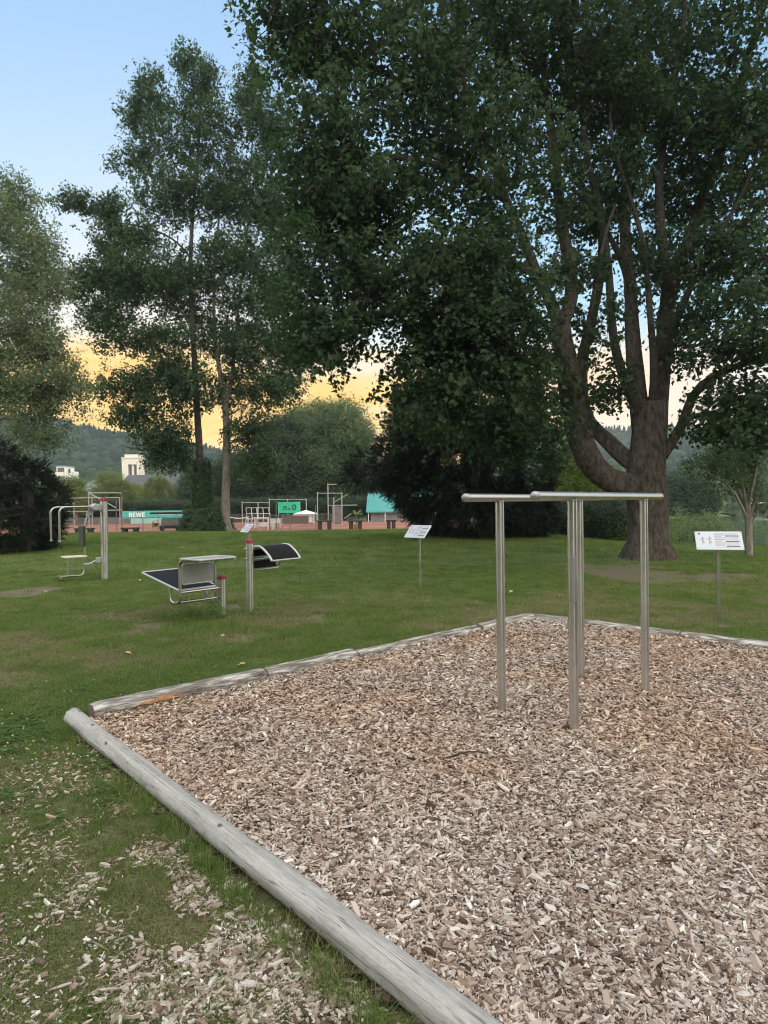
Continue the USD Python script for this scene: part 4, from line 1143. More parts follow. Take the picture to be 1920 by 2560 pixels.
def make_tree(name, label, base, limbs, attract, protos, leaf_mat, bark, r, step=0.5, per=1, size=1.0, cat='tree', group=None, tip=0.007, sides=7, spread=0.25, up=0.35, trunk_flare=None, twigs=None, limb_min=0.03, expo=2.4, outward=0.6):
    t = thing(name, base, 0, label, cat, group)
    base = np.asarray(base)
    spos, spar, srad, sown = skeleton(limbs)
    pos, par, ends = grow((spos, spar), attract, step, r)
    n = len(pos); acc = np.zeros(n)
    for i in range(n - 1, -1, -1):                                        # pipe model
        if acc[i] == 0:
            acc[i] = tip ** expo
        if par[i] >= 0:
            acc[par[i]] += acc[i]
    rad = acc ** (1 / expo)
    ns = len(spos)
    rad[:ns] = srad
    for i in range(ns, n):
        rad[i] = min(rad[i], 0.85 * rad[par[i]])
    rel = pos - base
    # trunk and limbs of the skeleton
    for li in range(len(limbs)):
        ids = np.nonzero(sown == li)[0]
        q, rr = rel[ids], rad[ids].copy()
        if li > 0 and par[ids[0]] >= 0 and np.linalg.norm(rel[par[ids[0]]] - q[0]) > 0.02:
            q = np.vstack([rel[par[ids[0]]] * 0.6 + q[0] * 0.4, q]); rr = np.concatenate([[rr[0] * 1.12], rr])
        m = tube(q, rr, 20 if li == 0 else 12, True)
        v = np.asarray(m.vertices); d = (meshkit.fbm((v + base) * np.array([2.4, 2.4, 0.9]), 4, 7) - 0.5); ax = np.asarray(q)
        near = ax[cKDTree(ax).query(v)[1]]; dirn = v - near; ln = np.linalg.norm(dirn, axis=1, keepdims=True) + 1e-6
        v = v + dirn / ln * np.minimum(ln, 0.6) * 0.34 * d[:, None]
        if li == 0 and trunk_flare:
            h = v[:, 2]; an = np.arctan2(v[:, 1], v[:, 0])
            fl = np.exp(-np.clip(h, 0, 9) / trunk_flare[0]) * trunk_flare[1] * (1 + 0.55 * np.sin(an * 5 + 0.7) + 0.3 * np.sin(an * 8 + 2))
            v[:, :2] += np.stack([np.cos(an), np.sin(an)], 1) * np.clip(fl, 0, None)[:, None]
        part(t, 'trunk' if li == 0 else 'limb', trimesh.Trimesh(v, m.faces, process=False), bark if li in (0, 1, 2, 3, 4, 5, 7, 9) or bark != 'bark_maple' else 'bark_limb', smooth=True)  # upper maple limbs get darker bark, the dimmer light painted into it
    new = np.zeros(n, bool); new[ns:] = True
    bm = limb_mesh(rel, par, rad, new, 5)
    if bm is not None:
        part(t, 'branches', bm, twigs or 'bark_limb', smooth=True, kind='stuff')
    # sprigs at the points and just before them
    node = ends; p = rel[node]; d = rel[node] - rel[par[node]]
    P_, D_ = [p], [d]
    pp = par[node]
    for k in range(per - 1):
        ok = pp >= ns
        q = rel[np.where(ok, pp, node)] + r.normal(0, spread, (len(node), 3)); P_.append(q); D_.append(r.normal(0, 1, (len(node), 3)) + d / (np.linalg.norm(d, axis=1, keepdims=True) + 1e-6))
        nx_ = par[np.where(ok, pp, node)]; pp = np.where(nx_ >= 0, nx_, pp)
    Pp, Dd = np.vstack(P_), np.vstack(D_)
    Dd = Dd / (np.linalg.norm(Dd, axis=1, keepdims=True) + 1e-6) * outward + np.array([0, 0, up]) + r.normal(0, 0.28, Dd.shape)
    R = basis(Dd, r.random(len(Pp)) * 6.28)
    instancer(str(t.GetPath()) + '/crown', protos, leaf_mat, Pp, quats_of(R), size * r.uniform(0.75, 1.25, len(Pp)), r.integers(0, len(protos), len(Pp)))
    return t


_t = np.random.default_rng(77)
MAPLE = [sprig(_t, maple_outline, 13, 0.44, 0.100, 0.06)[0] for _ in range(6)]
SMALL = [sprig(_t, lambda r: simple_leaf(r, 0.62), 26, 0.55, 0.105, 0.10)[0] for _ in range(5)]
LARGE = [sprig(_t, lambda r: simple_leaf(r, 0.8), 46, 0.9, 0.17, 0.26)[0] for _ in range(5)]


def yew_spray(r):
    ms = []
    for k in range(5):
        a = r.normal(0, 0.5); L_ = r.uniform(0.35, 0.6); d = np.array([math.sin(a), r.normal(0, 0.25), math.cos(a)]); d /= np.linalg.norm(d)
        s = np.cross(d, [0, 1.0, 0]); s /= np.linalg.norm(s); o_ = np.array([r.normal(0, 0.04), r.normal(0, 0.04), 0.03 * k])
        for m in range(11):
            t_ = (m + 1) / 11; w = 0.075 * (1 - 0.55 * t_) * r.uniform(0.8, 1.2)
            for sg in (-1, 1):
                c = o_ + d * L_ * t_ - np.array([0, 0, 0.10 * t_ * t_]); tip_ = c + s * sg * w + d * 0.035 + r.normal(0, 0.008, 3)
                ms.append((np.array([c - d * 0.012, c + d * 0.012, tip_]), np.array([(0, 1, 2)])))
    return join(ms)


YEW = [yew_spray(_t) for _ in range(5)]


def path(pts, D, r0, r1, dz=None):
    """a limb through pixels of the 1659-wide picture; the depth runs along dz"""
    n = len(pts); dz = np.zeros(n) if dz is None else np.interp(np.linspace(0, 1, n), np.linspace(0, 1, len(dz)), dz)
    return [(M(x, y, D + dz[k]), r0 + (r1 - r0) * (k / (n - 1)) ** 0.8) for k, (x, y) in enumerate(pts)]


# ---- the big maple on the right
b = GM(1401, 1206); D = b[1]
trunk = [(b - UPV * 0.3, 0.57), (b + UPV * 0.5, 0.51), (M(1400, 1120, D), 0.50), (M(1396, 1050, D), 0.52), (M(1398, 985, D), 0.46), (M(1402, 920, D), 0.41), (M(1402, 870, D), 0.40)]
EXTRA = [path([(1410, 860), (1412, 780), (1402, 650), (1388, 520), (1335, 350), (1320, 200)], D, 0.11, 0.03, (-0.3, -0.9, -1.6)), path([(1432, 765), (1474, 660), (1522, 560), (1592, 440), (1640, 300)], D, 0.12, 0.03, (-0.2, -0.9, -1.8)),
         path([(1234, 838), (1202, 742), (1160, 680), (1100, 600), (1040, 520)], D, 0.10, 0.03, (-0.8, -1.6, -2.6)), path([(1362, 640), (1322, 520), (1245, 390), (1205, 260)], D, 0.10, 0.03, (0.4, -0.6, -1.4)), path([(1240, 880), (1250, 780), (1272, 690), (1296, 560), (1330, 440)], D, 0.09, 0.03, (-0.6, -1.0, -1.2))]
limbs = [trunk,
         path([(1390, 1052), (1335, 1046), (1292, 1018), (1262, 972), (1246, 910), (1234, 840), (1222, 775), (1208, 705)], D, 0.36, 0.26, (0, -0.5, -0.9)),
         path([(1385, 1005), (1345, 985), (1308, 948), (1275, 915), (1258, 850), (1262, 760), (1290, 640), (1300, 520), (1290, 380)], D, 0.26, 0.09, (0.2, 0.9, 1.6, 2.2)),
         path([(1208, 705), (1190, 655), (1160, 590), (1128, 510), (1092, 430), (1062, 340), (1010, 200), (960, 60)], D, 0.17, 0.05, (-0.9, -1.4, -2.5)),
         path([(1212, 700), (1234, 640), (1228, 560), (1212, 470), (1202, 360), (1185, 240), (1170, 90), (1160, -60)], D, 0.19, 0.06, (-0.9, -0.6, 0.2)),
         path([(1391, 960), (1381, 880), (1376, 830), (1369, 765), (1364, 680), (1360, 600), (1350, 500), (1353, 400), (1356, 300), (1385, 160), (1400, 0)], D, 0.27, 0.07, (0, 0.4, 0.8)),
         path([(1388, 920), (1362, 850), (1336, 780), (1322, 700), (1316, 600), (1300, 480), (1270, 350), (1262, 180), (1270, 20)], D, 0.15, 0.05, (0, -0.5, -1.2)),
         path([(1414, 960), (1421, 880), (1427, 830), (1432, 770), (1438, 690), (1458, 600), (1496, 495), (1530, 385), (1572, 280), (1610, 150), (1650, 0)], D, 0.30, 0.07, (0, 0.3, 0.7)),
         path([(1432, 690), (1440, 610), (1430, 520), (1424, 400), (1440, 260), (1470, 100), (1480, -40)], D, 0.17, 0.05, (0.3, -0.6, -1.4)),
         path([(1422, 1000), (1448, 960), (1478, 905), (1500, 850), (1545, 812), (1600, 788), (1660, 764), (1720, 735)], D, 0.155, 0.06, (0, -0.6, -1.6)),
         path([(1494, 900), (1530, 893), (1575, 887), (1620, 880), (1670, 890)], D, 0.075, 0.03, (-0.3, -0.9, -1.6)),
         path([(1458, 600), (1530, 560), (1600, 490), (1690, 400), (1760, 330)], D, 0.13, 0.05, (0.4, -0.8, -1.8)),
         path([(1228, 800), (1170, 760), (1080, 745), (1000, 780), (940, 850)], D, 0.085, 0.03, (-0.8, -2.0, -3.2)),
         path([(1160, 590), (1060, 560), (960, 545), (860, 580), (760, 660)], D, 0.10, 0.03, (-1.2, -2.2, -3.8)),
         path([(1092, 430), (980, 370), (860, 340), (740, 360), (660, 420)], D, 0.10, 0.03, (-1.8, -3.0, -4.2)),
         path([(1040, 290), (920, 210), (800, 140), (700, 90), (610, 70)], D, 0.09, 0.03, (-2.2, -3.0, -4.0))]
lob = [(1335, 400, 55, 80, -1.4, 0.8, 46), (1400, 240, 80, 70, -1.6, 1.0, 70), (1225, 420, 40, 90, -1.8, 0.8, 46), (1490, 360, 60, 60, -1.2, 0.8, 40), (1195, 620, 34, 60, -1.6, 0.7, 30), (1290, 590, 34, 44, -1.2, 0.6, 22), (1385, 560, 34, 34, -1.2, 0.6, 16), (1560, 250, 80, 70, -1.6, 1.0, 60), (1300, 200, 70, 80, -1.8, 1.0, 60), (1430, 600, 30, 34, -1.0, 0.5, 16), (1345, 820, 26, 30, -0.8, 0.5, 14),
       (620, 62, 92, 85, -4.2, 1.5, 150), (760, 130, 130, 130, -3.4, 2.0, 230), (700, 330, 112, 125, -4.0, 2.0, 230), (725, 520, 128, 125, -4.2, 2.0, 270), (700, 700, 105, 115, -4.2, 1.6, 230),
       (900, 250, 150, 140, -3.0, 2.5, 260), (860, 470, 130, 120, -3.6, 2.2, 200), (880, 640, 120, 90, -3.8, 2.0, 170), (1000, 80, 180, 120, -2.6, 3.0, 300), (1060, 380, 140, 140, -2.6, 2.5, 240),
       (1010, 560, 130, 100, -3.2, 2.0, 220), (1060, 690, 135, 95, -3.2, 2.0, 250), (950, 850, 125, 130, -3.4, 1.5, 300), (1105, 890, 100, 115, -3.0, 1.6, 240), (1000, 740, 110, 70, -3.4, 1.6, 150),
       (1210, 80, 160, 110, -2.0, 3.0, 250), (1250, 300, 130, 140, 1.0, 2.6, 170), (1240, 520, 100, 110, 2.0, 1.6, 110), (1400, 90, 160, 120, -0.8, 3.0, 260), (1420, 330, 130, 140, 1.6, 2.6, 170),
       (1440, 540, 80, 90, 1.8, 1.6, 70), (1580, 120, 140, 130, -1.0, 3.0, 250), (1590, 350, 120, 140, -1.0, 2.5, 210), (1600, 560, 110, 110, -1.6, 2.0, 190), (1570, 725, 125, 75, -2.0, 2.0, 200),
       (1620, 860, 90, 55, -2.4, 1.5, 110), (1590, 935, 100, 36, -2.6, 1.0, 110), (1290, 720, 55, 60, -1.2, 1.0, 40), (1225, 880, 30, 60, -1.0, 0.6, 36), (1320, 850, 42, 40, -0.8, 0.8, 30), (1480, 690, 50, 50, 1.2, 1.0, 30),
       (1400, 640, 40, 40, 1.4, 0.8, 20), (1175, 780, 34, 60, -1.4, 0.8, 30), (1300, 480, 70, 110, 2.0, 1.5, 60), (1760, 260, 110, 260, -1.0, 3.0, 260), (1760, 640, 110, 180, -1.6, 2.5, 200), (1500, 480, 80, 90, 1.6, 1.6, 70),
       (1000, -110, 320, 110, -2.4, 3.0, 330), (1450, -110, 300, 110, -0.6, 3.5, 330), (1350, 160, 200, 140, 3.5, 2.0, 170), (1100, 160, 180, 150, 2.5, 2.0, 150), (1580, 420, 130, 170, 3.0, 2.0, 120), (1190, 990, 40, 30, -2.6, 0.6, 24)]
make_tree('maple_tree', 'huge old maple with a sweeping low limb and many rising stems on the right', b, limbs + EXTRA, lobes_points([(a, b_, c, d_, e * 0.8, f, int(g * 0.84)) for a, b_, c, d_, e, f, g in lob], _t, D, 0.4, 3, 0.85), MAPLE, 'maple_leaf', 'bark_maple', _t, step=0.45, per=2, size=1.0, trunk_flare=(0.28, 0.16), tip=0.008, up=0.45, spread=0.30)

# ---- the pair of slender maples left of the middle, ivy at their foot
b1, b2 = GM(440, 1150), GM(488, 1150); D = (b1[1] + b2[1]) / 2
limA = [[(b1 - UPV * 0.2, 0.33), (b1 + UPV * 0.4, 0.28), (M(436, 1060, D), 0.25), (M(430, 960, D), 0.22), (M(424, 850, D), 0.19), (M(416, 700, D), 0.15), (M(412, 560, D), 0.12), (M(420, 420, D), 0.09), (M(430, 300, D), 0.06), (M(428, 180, D), 0.03)],
        path([(424, 850), (380, 790), (320, 740), (260, 735)], D, 0.08, 0.03, (0, -1, -1.5)), path([(416, 700), (350, 640), (280, 610), (215, 615)], D, 0.08, 0.025, (0, -1.0, -2)),
        path([(412, 560), (340, 500), (250, 480), (150, 440)], D, 0.07, 0.02, (0, -0.6, -1)), path([(420, 420), (370, 340), (335, 250), (320, 190)], D, 0.06, 0.02, (0, 0.6, 1)),
        path([(430, 960), (380, 960), (320, 970), (260, 960)], D, 0.06, 0.02, (0, -0.8, -1.6))]
lobA = [(430, 175, 42, 55, 0, 1.0, 60), (402, 135, 26, 26, 0.3, 0.6, 18), (330, 200, 40, 50, 0.8, 1.0, 45), (302, 255, 45, 45, 0.8, 1.0, 50), (420, 290, 110, 80, 0, 2.0, 190), (300, 360, 60, 40, 0.4, 1.0, 50), (165, 440, 55, 14, -1.0, 0.6, 30), (245, 460, 50, 30, -0.8, 0.8, 45),
        (270, 520, 75, 50, -0.6, 1.2, 85), (390, 430, 110, 75, -0.4, 2.0, 170), (215, 625, 90, 52, -1.6, 1.2, 110), (330, 600, 115, 75, -1.0, 2.0, 170), (320, 735, 125, 36, -1.2, 1.4, 90), (255, 835, 80, 35, -1.4, 1.0, 50), (380, 850, 110, 55, -1.0, 1.6, 120),
        (355, 950, 72, 34, -1.4, 1.2, 70), (365, 1000, 50, 30, -1.0, 1.0, 40), (400, 640, 70, 90, 1.2, 1.2, 90), (290, 905, 60, 26, -1.4, 0.8, 40), (230, 690, 60, 30, -1.6, 0.9, 45), (380, 800, 60, 36, -1.4, 0.9, 45)]
make_tree('maple_tree', 'slender dark maple whose trunk is wrapped in ivy below', b1, limA, lobes_points([(*l[:6], int(l[6] * (2.2 if l[1] < 500 else 2.7))) for l in lobA], _t, D, 0.9, 5, 0.6), MAPLE, 'maple_leaf_young', 'bark_maple', _t, step=0.5, per=2, size=1.25, trunk_flare=(0.4, 0.16), tip=0.008, up=0.3, spread=0.35)
limB = [[(b2 - UPV * 0.2, 0.31), (b2 + UPV * 0.4, 0.26), (M(488, 1040, D), 0.235), (M(490, 950, D), 0.22), (M(487, 880, D), 0.20), (M(478, 820, D), 0.15), (M(466, 740, D), 0.12), (M(462, 640, D), 0.09), (M(470, 500, D), 0.06), (M(490, 330, D), 0.03)],
        path([(487, 880), (500, 820), (508, 740), (518, 640), (532, 520), (540, 400), (548, 260)], D, 0.14, 0.03, (0, 0.4, 0.8)), path([(508, 740), (560, 690), (610, 650), (650, 640)], D, 0.07, 0.02, (0.2, -0.6, -1)),
        path([(487, 900), (540, 870), (590, 850), (630, 860)], D, 0.06, 0.02, (0, -0.6, -1)), path([(490, 960), (530, 950), (580, 960), (600, 1000)], D, 0.05, 0.02, (0, -0.4, -1))]
lobB = [(545, 200, 45, 55, 0.6, 1.0, 55), (575, 290, 70, 90, 0.6, 1.6, 150), (525, 420, 85, 80, 0.4, 1.8, 150), (600, 470, 60, 90, 0.8, 1.4, 110), (500, 590, 90, 80, 0, 1.8, 150), (600, 630, 90, 95, 0, 1.6, 160), (560, 770, 85, 80, 0, 1.4, 130), (480, 730, 70, 60, 0.3, 1.2, 70),
        (600, 850, 55, 42, -0.4, 1.0, 60), (545, 930, 55, 50, -0.3, 1.0, 60), (560, 1005, 55, 30, -0.5, 0.8, 45), (640, 760, 50, 70, 0, 1.0, 60), (500, 850, 60, 40, 0.6, 1.0, 40)]
make_tree('maple_tree', 'slender maple with bare forked trunk just right of the ivy', b2, limB, lobes_points([(*l[:6], int(l[6] * (2.2 if l[1] < 400 else 2.7))) for l in lobB], _t, D, 0.9, 6, 0.6), MAPLE, 'maple_leaf_young', 'bark_grey', _t, step=0.5, per=2, size=1.25, trunk_flare=(0.4, 0.16), tip=0.008, up=0.3, spread=0.35)

# ivy on and round the foot of the first trunk
t = thing('ivy_bush', b1, 0, 'dense ivy bush round the foot of the slender maples', 'ivy')
n = 1100; h = _t.random(n) ** 1.6 * 4.2; an = _t.random(n) * 6.28
rr = np.where(h < 1.4, 1.3 * np.sqrt(np.clip(1 - (h / 1.75) ** 2, 0.05, 1)), 0.40 - 0.03 * h) * _t.uniform(0.75, 1.1, n)
pv = np.stack([rr * np.cos(an) - 0.05, rr * np.sin(an) * 0.9, h + 0.05], 1); pv[:, 0] += 0.25 * (h < 1.1)
nd = np.stack([np.cos(an), np.sin(an), 0.4 + 0 * an], 1)
IVY = [sprig(_t, lambda r: simple_leaf(r, 0.95), 22, 0.25, 0.11, 0.06)[0] for _ in range(4)]
stm = [tube(np.array([[0.28 * math.cos(a), 0.28 * math.sin(a), 0], [0.27 * math.cos(a + 0.3), 0.27 * math.sin(a + 0.3), 1.2], [0.24 * math.cos(a + 0.1), 0.24 * math.sin(a + 0.1), 2.6]]), 0.018, 5) for a in (3.6, 4.3, 5.2)]
for m in stm:
    part(t, 'stem', m, 'bark_dark')
instancer(str(t.GetPath()) + '/foliage', IVY, 'ivy_leaf', pv, quats_of(basis(nd, an)), _t.uniform(0.8, 1.3, n), _t.integers(0, 4, n))

# ---- the pale-leaved tree at the left edge
q = G(-190, 1372); D = q[1]; b = q
lim = [[(b - UPV * 0.2, 0.34), (b + UPV * 0.6, 0.29), (M(-150, 1000, D), 0.25), (M(-130, 800, D), 0.20), (M(-120, 600, D), 0.13), (M(-110, 430, D), 0.05)],
       path([(-145, 950), (-60, 870), (20, 800), (90, 760)], D, 0.11, 0.03, (0, -0.6, -1)), path([(-130, 800), (-50, 700), (30, 640), (90, 600)], D, 0.11, 0.03, (0, 0, -0.4)), path([(-122, 640), (-60, 540), (0, 480), (50, 430)], D, 0.09, 0.025, (0, 0.4, 0.8)),
       path([(-150, 980), (-70, 930), (20, 900), (90, 890)], D, 0.09, 0.03, (0, -1, -1.6))]
lobL = [(35, 430, 42, 42, 0.6, 0.9, 55), (20, 500, 75, 50, 0.3, 1.2, 100), (75, 545, 50, 42, 0.2, 1.0, 70), (90, 610, 48, 42, 0, 1.0, 70), (20, 600, 70, 40, 0.3, 1.2, 70), (55, 680, 62, 40, -0.3, 1.2, 80), (40, 750, 80, 50, -0.4, 1.2, 110), (110, 760, 45, 38, -0.6, 0.8, 50), (115, 825, 55, 40, -0.8, 0.9, 60),
        (40, 840, 85, 45, -0.8, 1.2, 110), (160, 850, 28, 30, -1.0, 0.6, 20), (70, 915, 65, 32, -1.2, 0.9, 70), (-80, 620, 90, 200, 0.4, 2.0, 240), (-60, 850, 80, 90, 0, 2.0, 120), (95, 945, 32, 28, -1.4, 0.6, 26)]
make_tree('broadleaf_tree', 'pale grey-green leafy tree leaning in at the left edge of the picture', b, lim, lobes_points([(*l[:6], int(l[6] * 1.05)) for l in lobL], _t, D, 0.7, 8, 1.0), SMALL, 'pale_leaf', 'bark_grey', _t, step=0.45, per=2, size=0.95, tip=0.006, up=0.2, spread=0.28)


# ---- dark yews
def evergreen(name, label, base, shells, n, r, size, cat='yew', trunk_h=3.0, droop=-0.35, mat='yew_needle', protos=None):
    t = thing(name, base, 0, label, cat)
    part(t, 'trunk', tube(np.array([[0, 0, -0.2], [0.05, 0, trunk_h * 0.5], [0, 0.05, trunk_h]]), [0.26, 0.2, 0.08], 10), 'bark_dark', smooth=True)
    P_, N_ = [], []
    tot = sum(s[3] * s[5] for s in shells)
    for (x, y, z, rx, ry, rz) in shells:
        m = int(n * rx * rz / tot)
        u = r.normal(0, 1, (m, 3)); u /= np.linalg.norm(u, axis=1, keepdims=True)
        k = 0.80 + 0.30 * meshkit.fbm(u * 2.4 + np.array([x, y, z]), 3, 4) + 0.12 * (r.random(m) - 0.7)
        p = np.array([x, y, z]) + u * np.array([rx, ry, rz]) * k[:, None]
        keep = p[:, 2] > 0.05
        P_.append(p[keep]); N_.append(u[keep])
    p, u = np.vstack(P_), np.vstack(N_)
    d = u + np.array([0, 0, droop]) + r.normal(0, 0.35, u.shape)
    pr = protos or YEW
    instancer(str(t.GetPath()) + '/foliage', pr, mat, p, quats_of(basis(d, r.random(len(p)) * 6.28)), size * r.uniform(0.7, 1.3, len(p)), r.integers(0, len(pr), len(p)))
    # boughs that carry the sprays
    bo = []
    for k in range(26):
        q_ = p[r.integers(0, len(p))]; bo.append(tube(np.array([[0, 0, min(trunk_h * 0.9, max(0.2, q_[2] * 0.7))], q_ * 0.55 + np.array([0, 0, 0.1]), q_ * 0.95]), [0.06, 0.04, 0.012], 5))
    part(t, 'boughs', bo, 'bark_dark', smooth=True, kind='stuff')
    return t


b = GM(60, 1192)
evergreen('yew_tree', 'dark bushy yew at the left edge under the pale-leaved tree', b, [(-1.4, 0.6, 1.4, 2.2, 1.8, 1.6), (-0.8, 0.4, 0.9, 1.5, 1.3, 1.0), (-1.9, 0.6, 2.6, 1.3, 1.3, 1.2), (-0.5, 0.6, 2.2, 0.8, 0.9, 0.8), (-0.9, 0.2, 0.45, 1.5, 1.1, 0.6)], 4200, _t, 0.62, trunk_h=2.6)
b = GM(1050, 1162); D = b[1]; s_ = K / FPX * D
evergreen('yew_tree', 'broad black-green yew behind the lone instruction board', b, [(-0.9, 0.8, 2.4, 2.3, 2.0, 2.4), (1.0, 0.8, 2.6, 1.5, 1.6, 2.4), (-1.6, 0.4, 3.6, 1.5, 1.4, 1.6), (0.2, 1.0, 4.9, 1.8, 1.7, 1.9), (-2.4, 0.3, 2.2, 1.3, 1.1, 1.1), (-2.9, 0.3, 2.8, 1.0, 1.0, 1.0), (-3.9, 0.1, 2.55, 0.9, 0.9, 0.62), (-4.5, 0.0, 2.15, 0.55, 0.6, 0.4), (-2.2, 0.4, 4.2, 1.2, 1.1, 1.3), (0.2, 0.2, 0.9, 2.2, 1.3, 1.0), (1.7, 0.4, 1.0, 0.9, 1.0, 1.0)], 9500, _t, 0.76, trunk_h=5.0)

# ------------------------------------------------------------------ the tennis court beyond the lawn
def Q(px, py, D):
    return P(px, py, D)


def ground_at(px, D, z=None):
    q = P(px, 1300, D); return np.array([q[0], q[1], float(terrain(q[0], q[1])) if z is None else z])


ct = [P(100, 1300, 39.0)[0], P(1075, 1300, 39.0)[0]]
court = thing('tennis_court', kind='structure')
part(court, 'clay', bx((-32, 38.6, -0.05), (6.5, 63.0, 0.045)), 'red_clay', smooth=False)
for (x0, y0, x1, y1) in [(-21, 42.5, -20.95, 61), (-10.1, 42.5, -10.05, 61), (-21, 44.3, -10, 44.38), (-21, 58, -10, 58.06), (-7, 42.5, -6.95, 61), (3.9, 42.5, 3.95, 61), (-7, 44.3, 4, 44.38)]:
    part(court, 'line_marking', bx((x0, y0, 0.03), (x1, y1, 0.050)), 'white_line', smooth=False)


def post(t, p, top_z, r, mat, name='post', base_z=-0.02):
    part(t, name, tube(np.array([[0, 0, base_z - 0.05], [0, 0, top_z]]) + np.array([p[0], p[1], 0]), r, 8), mat)


def steel_frame(name, label, D, posts, rails, diags=(), mat='galvanised_steel', group=None, r=0.035, cat='frame', wire_rect=None, pmats=None):
    """posts: (px, py of the top); rails: (px0, py0, px1, py1)"""
    o = ground_at(posts[0][0], D, 0.0); t = thing(name, o, 0, label, cat, group)
    for k, (px, py) in enumerate(posts):
        q = P(px, py, D) - o
        post(t, q, q[2], r, (pmats or {}).get(k, mat))
    for (a, b, c, d) in rails:
        part(t, 'rail', tube(np.array([P(a, b, D) - o, P(c, d, D) - o]), r * 0.75, 8), mat)
    for (a, b, c, d) in diags:
        part(t, 'brace', tube(np.array([P(a, b, D) - o, P(c, d, D) - o]), r * 0.8, 8), mat)
    if wire_rect:
        for rect in wire_rect:
            px0, py0, px1, pitch = rect
            a, b = P(px0, py0, D) - o, P(px1, py0 - (px1 - px0) * ROLL, D) - o
            wires(t, a, b, pitch)
    return t


def wires(t, a, b, pitch):
    """chain link between the ground and the line a-b"""
    ln = np.linalg.norm((b - a)[:2]); h = (a[2] + b[2]) / 2; d = (b - a) / ln; d[2] = 0; ms = []
    s = -h
    while s < ln:
        for sg in (1, -1):
            x0, z0, x1, z1 = (s, 0.05, s + h, h) if sg == 1 else (s + h, 0.05, s, h)
            if x0 > x1:
                x0, z0, x1, z1 = x1, z1, x0, z0
            c0, c1 = max(x0, 0), min(x1, ln)
            if c1 > c0:
                f = lambda x: z0 + (z1 - z0) * (x - x0) / (x1 - x0)
                p0, p1 = np.array([*(a + d * c0)[:2], f(c0)]), np.array([*(a + d * c1)[:2], f(c1)])
                ms.append(tube(np.array([p0, p1]), 0.0040, 3, False))
        s += pitch
    part(t, 'wire_mesh', ms, 'wire', smooth=False, kind='stuff')


z1 = lambda X, Y: (140 + X / 4.1475, 1210 + Y / 4.1475)
z2 = lambda X, Y: (560 + X / 5.53, 1200 + Y / 5.53)
z3 = lambda X, Y: (780 + X / 4.88, 1180 + Y / 4.88)


def rl(z, a, b, c, d):
    return (*z(a, b), *z(c, d))


steel_frame('ball_stop_frame', 'tall steel ball-stop frame with a diagonal brace behind the pull trainer', 50, [z1(338, 85), z1(680, 82)], [rl(z1, 338, 92, 680, 94), rl(z1, 345, 275, 680, 270)], [rl(z1, 345, 95, 625, 248)], pmats={1: 'terracotta'})
steel_frame('ball_stop_frame', 'lower steel ball-stop frame left of the braced frame', 56, [z1(100, 138), z1(185, 188), z1(372, 135), z1(660, 138)], [rl(z1, 100, 148, 660, 140), rl(z1, 110, 205, 185, 205), rl(z1, 100, 288, 370, 288)])
steel_frame('court_fence', 'low wire fence with dark posts along the near side of the clay court', 40.2, [z1(55, 350), z1(625, 165), z1(680, 350), z1(900, 350), z1(1110, 350)],
            [rl(z1, 50, 358, 1330, 340)], mat='wire', r=0.026, cat='fence', wire_rect=[(*z1(50, 358), z1(1330, 340)[0], 0.11)])
steel_frame('court_fence', 'low wire fence with one tall dark post to the right of the slender maples', 40.2, [z2(630, 480), z2(718, 255), z2(790, 480), z2(910, 480), z2(1265, 350), z2(1480, 475)],
            [rl(z2, 620, 488, 1480, 470)], mat='wire', r=0.026, cat='fence', wire_rect=[(*z2(620, 488), z2(1480, 470)[0], 0.11)])
steel_frame('ball_stop_frame', 'steel frame of two bays holding up the green banner', 56, [z2(250, 298), z2(470, 305), z2(625, 255), z2(880, 258), z2(1135, 255)], [rl(z2, 250, 315, 620, 312), rl(z2, 625, 272, 1135, 268)])
steel_frame('ball_stop_frame', 'tallest pale steel frame with crossing braces left of the broad yew', 47, [z2(1290, 165), z2(1435, 45), z3(265, 310), z3(362, 250)], [rl(z2, 1290, 183, 1640, 183), rl(z3, 190, 155, 560, 152), rl(z3, 200, 407, 550, 404)],
            [rl(z3, 275, 365, 525, 218), rl(z3, 390, 568, 480, 508)])


def slab(name, label, D, x0, y0, x1, y1, mat, th=0.03, cat='panel', bottom=None, group=None):
    a, b = P(x0, y0, D), P(x1, y1, D); o = np.array([a[0], a[1], 0.0])
    zb = b[2] if bottom is None else bottom
    t = thing(name, o, 0, label, cat, group)
    part(t, 'sheet', bx((0, 0, zb), (b[0] - a[0], th, a[2])), mat, smooth=False)
    for x in (0, b[0] - a[0]):
        part(t, 'post', tube(np.array([[x, th + 0.03, -0.05], [x, th + 0.03, a[2] + 0.03]]), 0.025, 6), 'galvanised_steel')
    return t, o, a, b


slab('windscreen', 'long dull grey windscreen sheet at the back of the court', 60.5, *z1(-40, 355), *z1(780, 440), 'grey_screen', bottom=0.1, cat='windscreen')
slab('windscreen', 'dark brown windscreen sheet below the white pavilion roof', 53, *z2(810, 492), *z2(1170, 610), 'brown_screen', bottom=0.1, cat='windscreen')
slab('windscreen', 'tan-grey windscreen sheet inside the tallest steel frame', 52, *z3(250, 420), *z3(362, 590), 'grey_screen', bottom=0.05, cat='windscreen')
slab('windscreen', 'low dark wall at the back of the court right of the slender maples', 61, *z2(40, 470), *z2(640, 500), 'dark_wood', bottom=0.1, cat='wall')
t, o, a, b = slab('advertising_board', 'long teal advertising board with bold white letters at the back of the court', 59.5, *z1(685, 281), *z1(1480, 350), 'teal_board', cat='banner')


